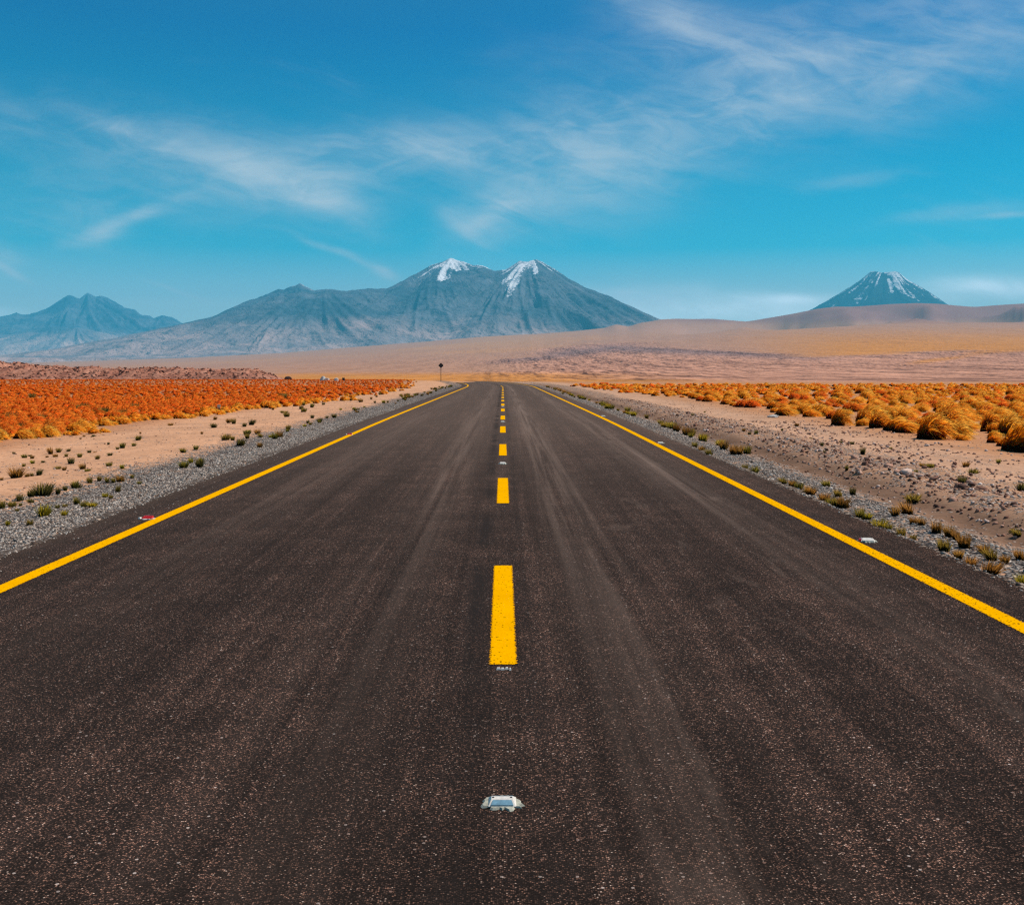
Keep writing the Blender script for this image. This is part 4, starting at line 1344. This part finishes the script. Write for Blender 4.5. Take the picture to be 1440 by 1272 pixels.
def row_tufts(n, side, ua, ub, ya, yb, sa, sb, keys):
    for _ in range(n):
        yv = math.exp(prnd.uniform(math.log(ya), math.log(yb)))
        uv = prnd.triangular(ua, ub) if ub > ua else ua
        xv = uv + float(road_cx(yv))
        z = float(ground_z(xv, yv))
        py = PY0 + F * (CAMZ - z) / yv
        px = PX0 + F * xv / yv
        s = prnd.uniform(sa, sb)
        tuft(px, py, s * F / yv * prnd.uniform(0.9, 1.5), s * F / yv, prnd.choice(keys), 0, side)


row_tufts(42, -1, -6.8, -5.0, 17, 58, 0.08, 0.17, ['olive', 'dark', 'brown', 'yellow'])
row_tufts(40, -1, -6.6, -5.0, 58, 120, 0.12, 0.24, ['olive', 'dark', 'brown'])
row_tufts(24, -1, -10.5, -6.6, 30, 75, 0.10, 0.22, ['olive', 'dark', 'brown'])
row_tufts(44, 1, 4.1, 5.0, 19, 75, 0.12, 0.24, ['olive', 'olive', 'brown', 'yellow'])
row_tufts(18, 1, 4.3, 5.2, 75, 110, 0.12, 0.24, ['olive', 'brown'])
row_tufts(16, 1, 5.6, 9.5, 14, 50, 0.05, 0.12, ['dark', 'olive', 'brown'])
row_tufts(12, -1, -10.8, -6.6, 14, 40, 0.04, 0.10, ['dark', 'brown'])

for _ in range(18):
    yv = math.exp(prnd.uniform(math.log(28), math.log(75)))
    xv = -12.5 - prnd.random() * (0.46 * yv - 11.5)
    s_ = prnd.uniform(0.16, 0.32) * (1 + yv / 120)
    N_TUFT[0] += 1
    plant("grass_tuft", prnd.choice(TUFT["dark"]), xv, yv, float(ground_z(xv, yv)), s_, s_ * 0.85, "dark green tuft standing among the russet grass of the field", "grass tuft", "dark tufts among the russet grass")

# --- bunch grass fields: the 300 nearest are plants of their own, the rest one mass
cand = []        # (D, x, y, width, height, side, own)


def add_px(px, py, wpx, hpx, own=None):
    X, Y, z = ground_spot(px, py)
    s = Y / F
    cand.append((Y, X, Y, wpx * s, hpx * s, 1, own))


add_px(1440, 634, 84, 38, "largest golden tussock, at the very edge of the photo with a dark brown base")
add_px(1307, 617, 50, 33, "big wind-swept golden tussock with a small round tussock at its foot")
add_px(1349, 617, 24, 20, "small round golden tussock at the foot of the big swept tussock")
add_px(1178, 598, 28, 22, "golden tussock with a nearly black base, first of the separate clumps on the sand")
add_px(1212, 596, 26, 20, "golden tussock second of the separate clumps on the sand")
add_px(1233, 601, 32, 20, "golden tussock with pale trailing tips, third of the separate clumps on the sand")
add_px(1391, 606, 30, 24)
add_px(1415, 612, 34, 26)
add_px(1328, 606, 40, 34)
add_px(1270, 589, 26, 16)
add_px(1250, 589, 20, 14)
frng = np.random.default_rng(55)


def field(side, n, ya, yb, edge, wmax_fn, dens_fn, clear):
    """scatter on a jittered grid"""
    out = []
    tries = 0
    ys = np.exp(frng.uniform(math.log(ya), math.log(yb), n * 6))
    # density per area is even, so thin the near ones less
    keepp = (ys / yb) ** 1.0
    ys = ys[frng.random(len(ys)) < np.clip(keepp * 2.0, 0.05, 1)]
    for yv in ys:
        e = edge(yv)
        if side < 0:
            lo = -0.50 * yv - 3
            if lo > e: continue
            x = frng.uniform(lo, e)
        else:
            hi = 0.52 * yv + 3
            if hi < e: continue
            x = frng.uniform(e, hi)
        if frng.random() < dens_fn(x, yv):
            out.append((yv, x))
    return out


def thin(pts, rad):
    """drop plants that stand inside one another"""
    cell, kept = {}, []
    for (yv, x) in pts:
        r = rad(yv)
        ci, cj = int(math.floor(x / r)), int(math.floor(yv / r))
        ok = True
        for i in (-1, 0, 1):
            for j in (-1, 0, 1):
                for (a, b) in cell.get((ci + i, cj + j, round(r, 2)), ()):
                    if (a - x) ** 2 + (b - yv) ** 2 < r * r:
                        ok = False
        if ok:
            cell.setdefault((ci, cj, round(r, 2)), []).append((x, yv))
            kept.append((yv, x))
    return kept


edge_l = lambda yv: float(np.interp(yv, [0, 24, 34, 44, 50, 60, 90, 120, 160, 230], [-12.0, -11.8, -11.2, -11.0, -9.2, -8.2, -8.6, -9.8, -13, -22])) + 0.8 * float(vn(yv * 0.35, 2.0, 71))
edge_r = lambda yv: float(np.interp(yv, [0, 20, 31, 36, 57, 73, 92, 110, 150], [10.4, 10.5, 11.0, 11.0, 11.1, 9.7, 8.9, 8.0, 6.0])) + 0.7 * float(vn(yv * 0.4, 7.0, 72))
step = lambda yv: (0.38 if yv < 60 else 0.66 if yv < 110 else 1.0)
stp_r = lambda yv: (0.92 if yv < 50 else 1.0 if yv < 90 else 1.15)


def dens_left(x, yv):
    if yv > 218: return 0.0
    mid = 1.0 if yv < 48 else float(np.clip(1 - sst(x, -16 - (yv - 48) * 0.1, -8.5) * 0.5, 0, 1))
    return mid * (0.25 + 0.75 * float(sst(edge_l(yv) - x, 0.0, 1.6)))


def dens_right(x, yv):
    d = 1.0
    if yv > 60: d *= float(1 - 0.7 * (1 - sst(x, edge_r(yv), edge_r(yv) + 3)))
    return d * (0.35 + 0.65 * float(sst(fbm(x * 0.25, yv * 0.12, 2, 73), -0.45, 0.0)))


PL = thin(field(-1, 16000, 22, 228, edge_l, None, dens_left, 0), step)
PR = thin(field(1, 9000, 20, 124, edge_r, None, dens_right, 0), stp_r)
own_xy = [(c[1], c[2], c[3]) for c in cand]
for yv, x in PR:
    if all((x - a) ** 2 + (yv - b) ** 2 > (0.5 * w_ + 0.25) ** 2 for a, b, w_ in own_xy):
        sz = frng.uniform(0.34, 0.78)
        cand.append((yv, x, yv, sz, sz * frng.uniform(0.36, 0.54), 1, None))
for yv, x in PL:
    sz = frng.uniform(0.20, 0.46) * (0.85 if yv > 110 else 1)
    cand.append((yv * 1.25, x, yv, sz, sz * frng.uniform(0.38, 0.68), -1, None))
cand.sort(key=lambda c: (c[6] is None, c[0] / c[3]))
vis = [c for c in cand if -0.475 < c[1] / c[2] < 0.492]
solo, mass = vis[:290], vis[290:]
mass += [c for c in cand if not (-0.475 < c[1] / c[2] < 0.492)]
GL_R = "golden tussock in the field on the far side of the ditch, {}"
GL_L = "russet orange tussock in the field behind the sand, {}"
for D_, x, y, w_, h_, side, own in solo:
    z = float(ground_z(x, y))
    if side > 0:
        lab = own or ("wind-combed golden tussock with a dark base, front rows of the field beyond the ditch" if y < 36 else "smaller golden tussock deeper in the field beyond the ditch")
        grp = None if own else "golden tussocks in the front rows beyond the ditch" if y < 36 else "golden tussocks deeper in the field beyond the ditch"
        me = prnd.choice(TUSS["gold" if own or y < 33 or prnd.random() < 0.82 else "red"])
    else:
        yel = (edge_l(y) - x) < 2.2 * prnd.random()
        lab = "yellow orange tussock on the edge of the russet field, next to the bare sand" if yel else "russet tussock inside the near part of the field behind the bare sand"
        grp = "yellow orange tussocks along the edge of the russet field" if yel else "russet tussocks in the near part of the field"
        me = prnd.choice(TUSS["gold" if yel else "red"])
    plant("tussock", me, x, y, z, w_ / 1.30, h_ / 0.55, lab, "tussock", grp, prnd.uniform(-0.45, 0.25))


def mass_grass(items, mats, name, seed):
    rg = np.random.default_rng(seed)
    lod = []
    for n_, wd, sg in ((90, 0.07, 3), (44, 0.11, 2), (22, 0.17, 2)):
        lod.append([mound(n_, np.random.default_rng(seed + 10 * n_ + k), wd, sg) for k in range(4)])
    Vs, Fs, Ts, Rs, Ps = [], [], [], [], []
    off = 0
    for D_, x, y, w_, h_, side, own in items:
        L = 0 if y < 60 else 1 if y < 110 else 2
        V, Fc, T, R = lod[L][rg.integers(4)]
        a = rg.uniform(-0.6, 0.6)
        c, s = math.cos(a), math.sin(a)
        k, kh = w_ / 1.30, h_ / 0.55
        P = np.empty_like(V)
        P[:, 0] = (V[:, 0] * c - V[:, 1] * s) * k + x
        P[:, 1] = (V[:, 0] * s + V[:, 1] * c) * k + y
        P[:, 2] = V[:, 2] * kh
        Vs.append(P); Fs.append(Fc + off); Ts.append(T); Rs.append(R)
        Ps.append(np.full(len(V), np.clip(0.5 + 0.9 * float(fbm(x * 0.12, y * 0.06, 3, 74)) + rg.uniform(-0.3, 0.3), 0.01, 0.99)))
        off += len(V)
    V = np.concatenate(Vs)
    cnt = [len(v_) for v_ in Vs]
    zx = ground_z(np.array([i[1] for i in items]), np.array([i[2] for i in items]))
    V[:, 2] += np.repeat(zx, cnt) - 0.01
    tag(mesh_np(name, V, np.concatenate(Fs), mats, {"t": np.concatenate(Ts), "rnd": np.concatenate(Rs), "plant": np.concatenate(Ps)}), kind="stuff")


mr = [c for c in mass if c[5] > 0]
ml = [c for c in mass if c[5] < 0]
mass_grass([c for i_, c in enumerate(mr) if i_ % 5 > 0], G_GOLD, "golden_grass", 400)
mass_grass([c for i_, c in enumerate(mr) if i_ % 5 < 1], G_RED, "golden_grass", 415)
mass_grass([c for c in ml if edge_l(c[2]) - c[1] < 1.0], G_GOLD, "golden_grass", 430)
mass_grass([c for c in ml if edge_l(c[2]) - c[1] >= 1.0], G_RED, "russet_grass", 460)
open("/tmp/cnt.txt","w").write(str((N_TUFT[0], len(solo), len(mr), len(ml))))
print("tufts", N_TUFT[0], "solo", len(solo), "mass", len(mr), len(ml))

# ------------------------------------------------------------------ haze
def haze():
    bm = bmesh.new()
    x0, x1, y0, y1, z0, z1 = -26000, 26000, -400, 30500, -900, 2080
    bmesh.ops.create_cube(bm, size=1.0, matrix=Matrix.Translation(((x0 + x1) / 2, (y0 + y1) / 2, (z0 + z1) / 2)) @ Matrix.Diagonal((x1 - x0, y1 - y0, z1 - z0, 1)))
    m, t, out = new_mat("haze")
    pv = t.n('ShaderNodeVolumePrincipled')
    pv.inputs['Color'].default_value = (0.09, 0.67, 1.0, 1)
    pv.inputs['Density'].default_value = 4.2e-5
    pv.inputs['Anisotropy'].default_value = 0.0
    t.t.links.new(pv.outputs[0], out.inputs['Volume'])
    o = bm_obj("haze", bm, m)
    tag(o, kind="stuff")


haze()
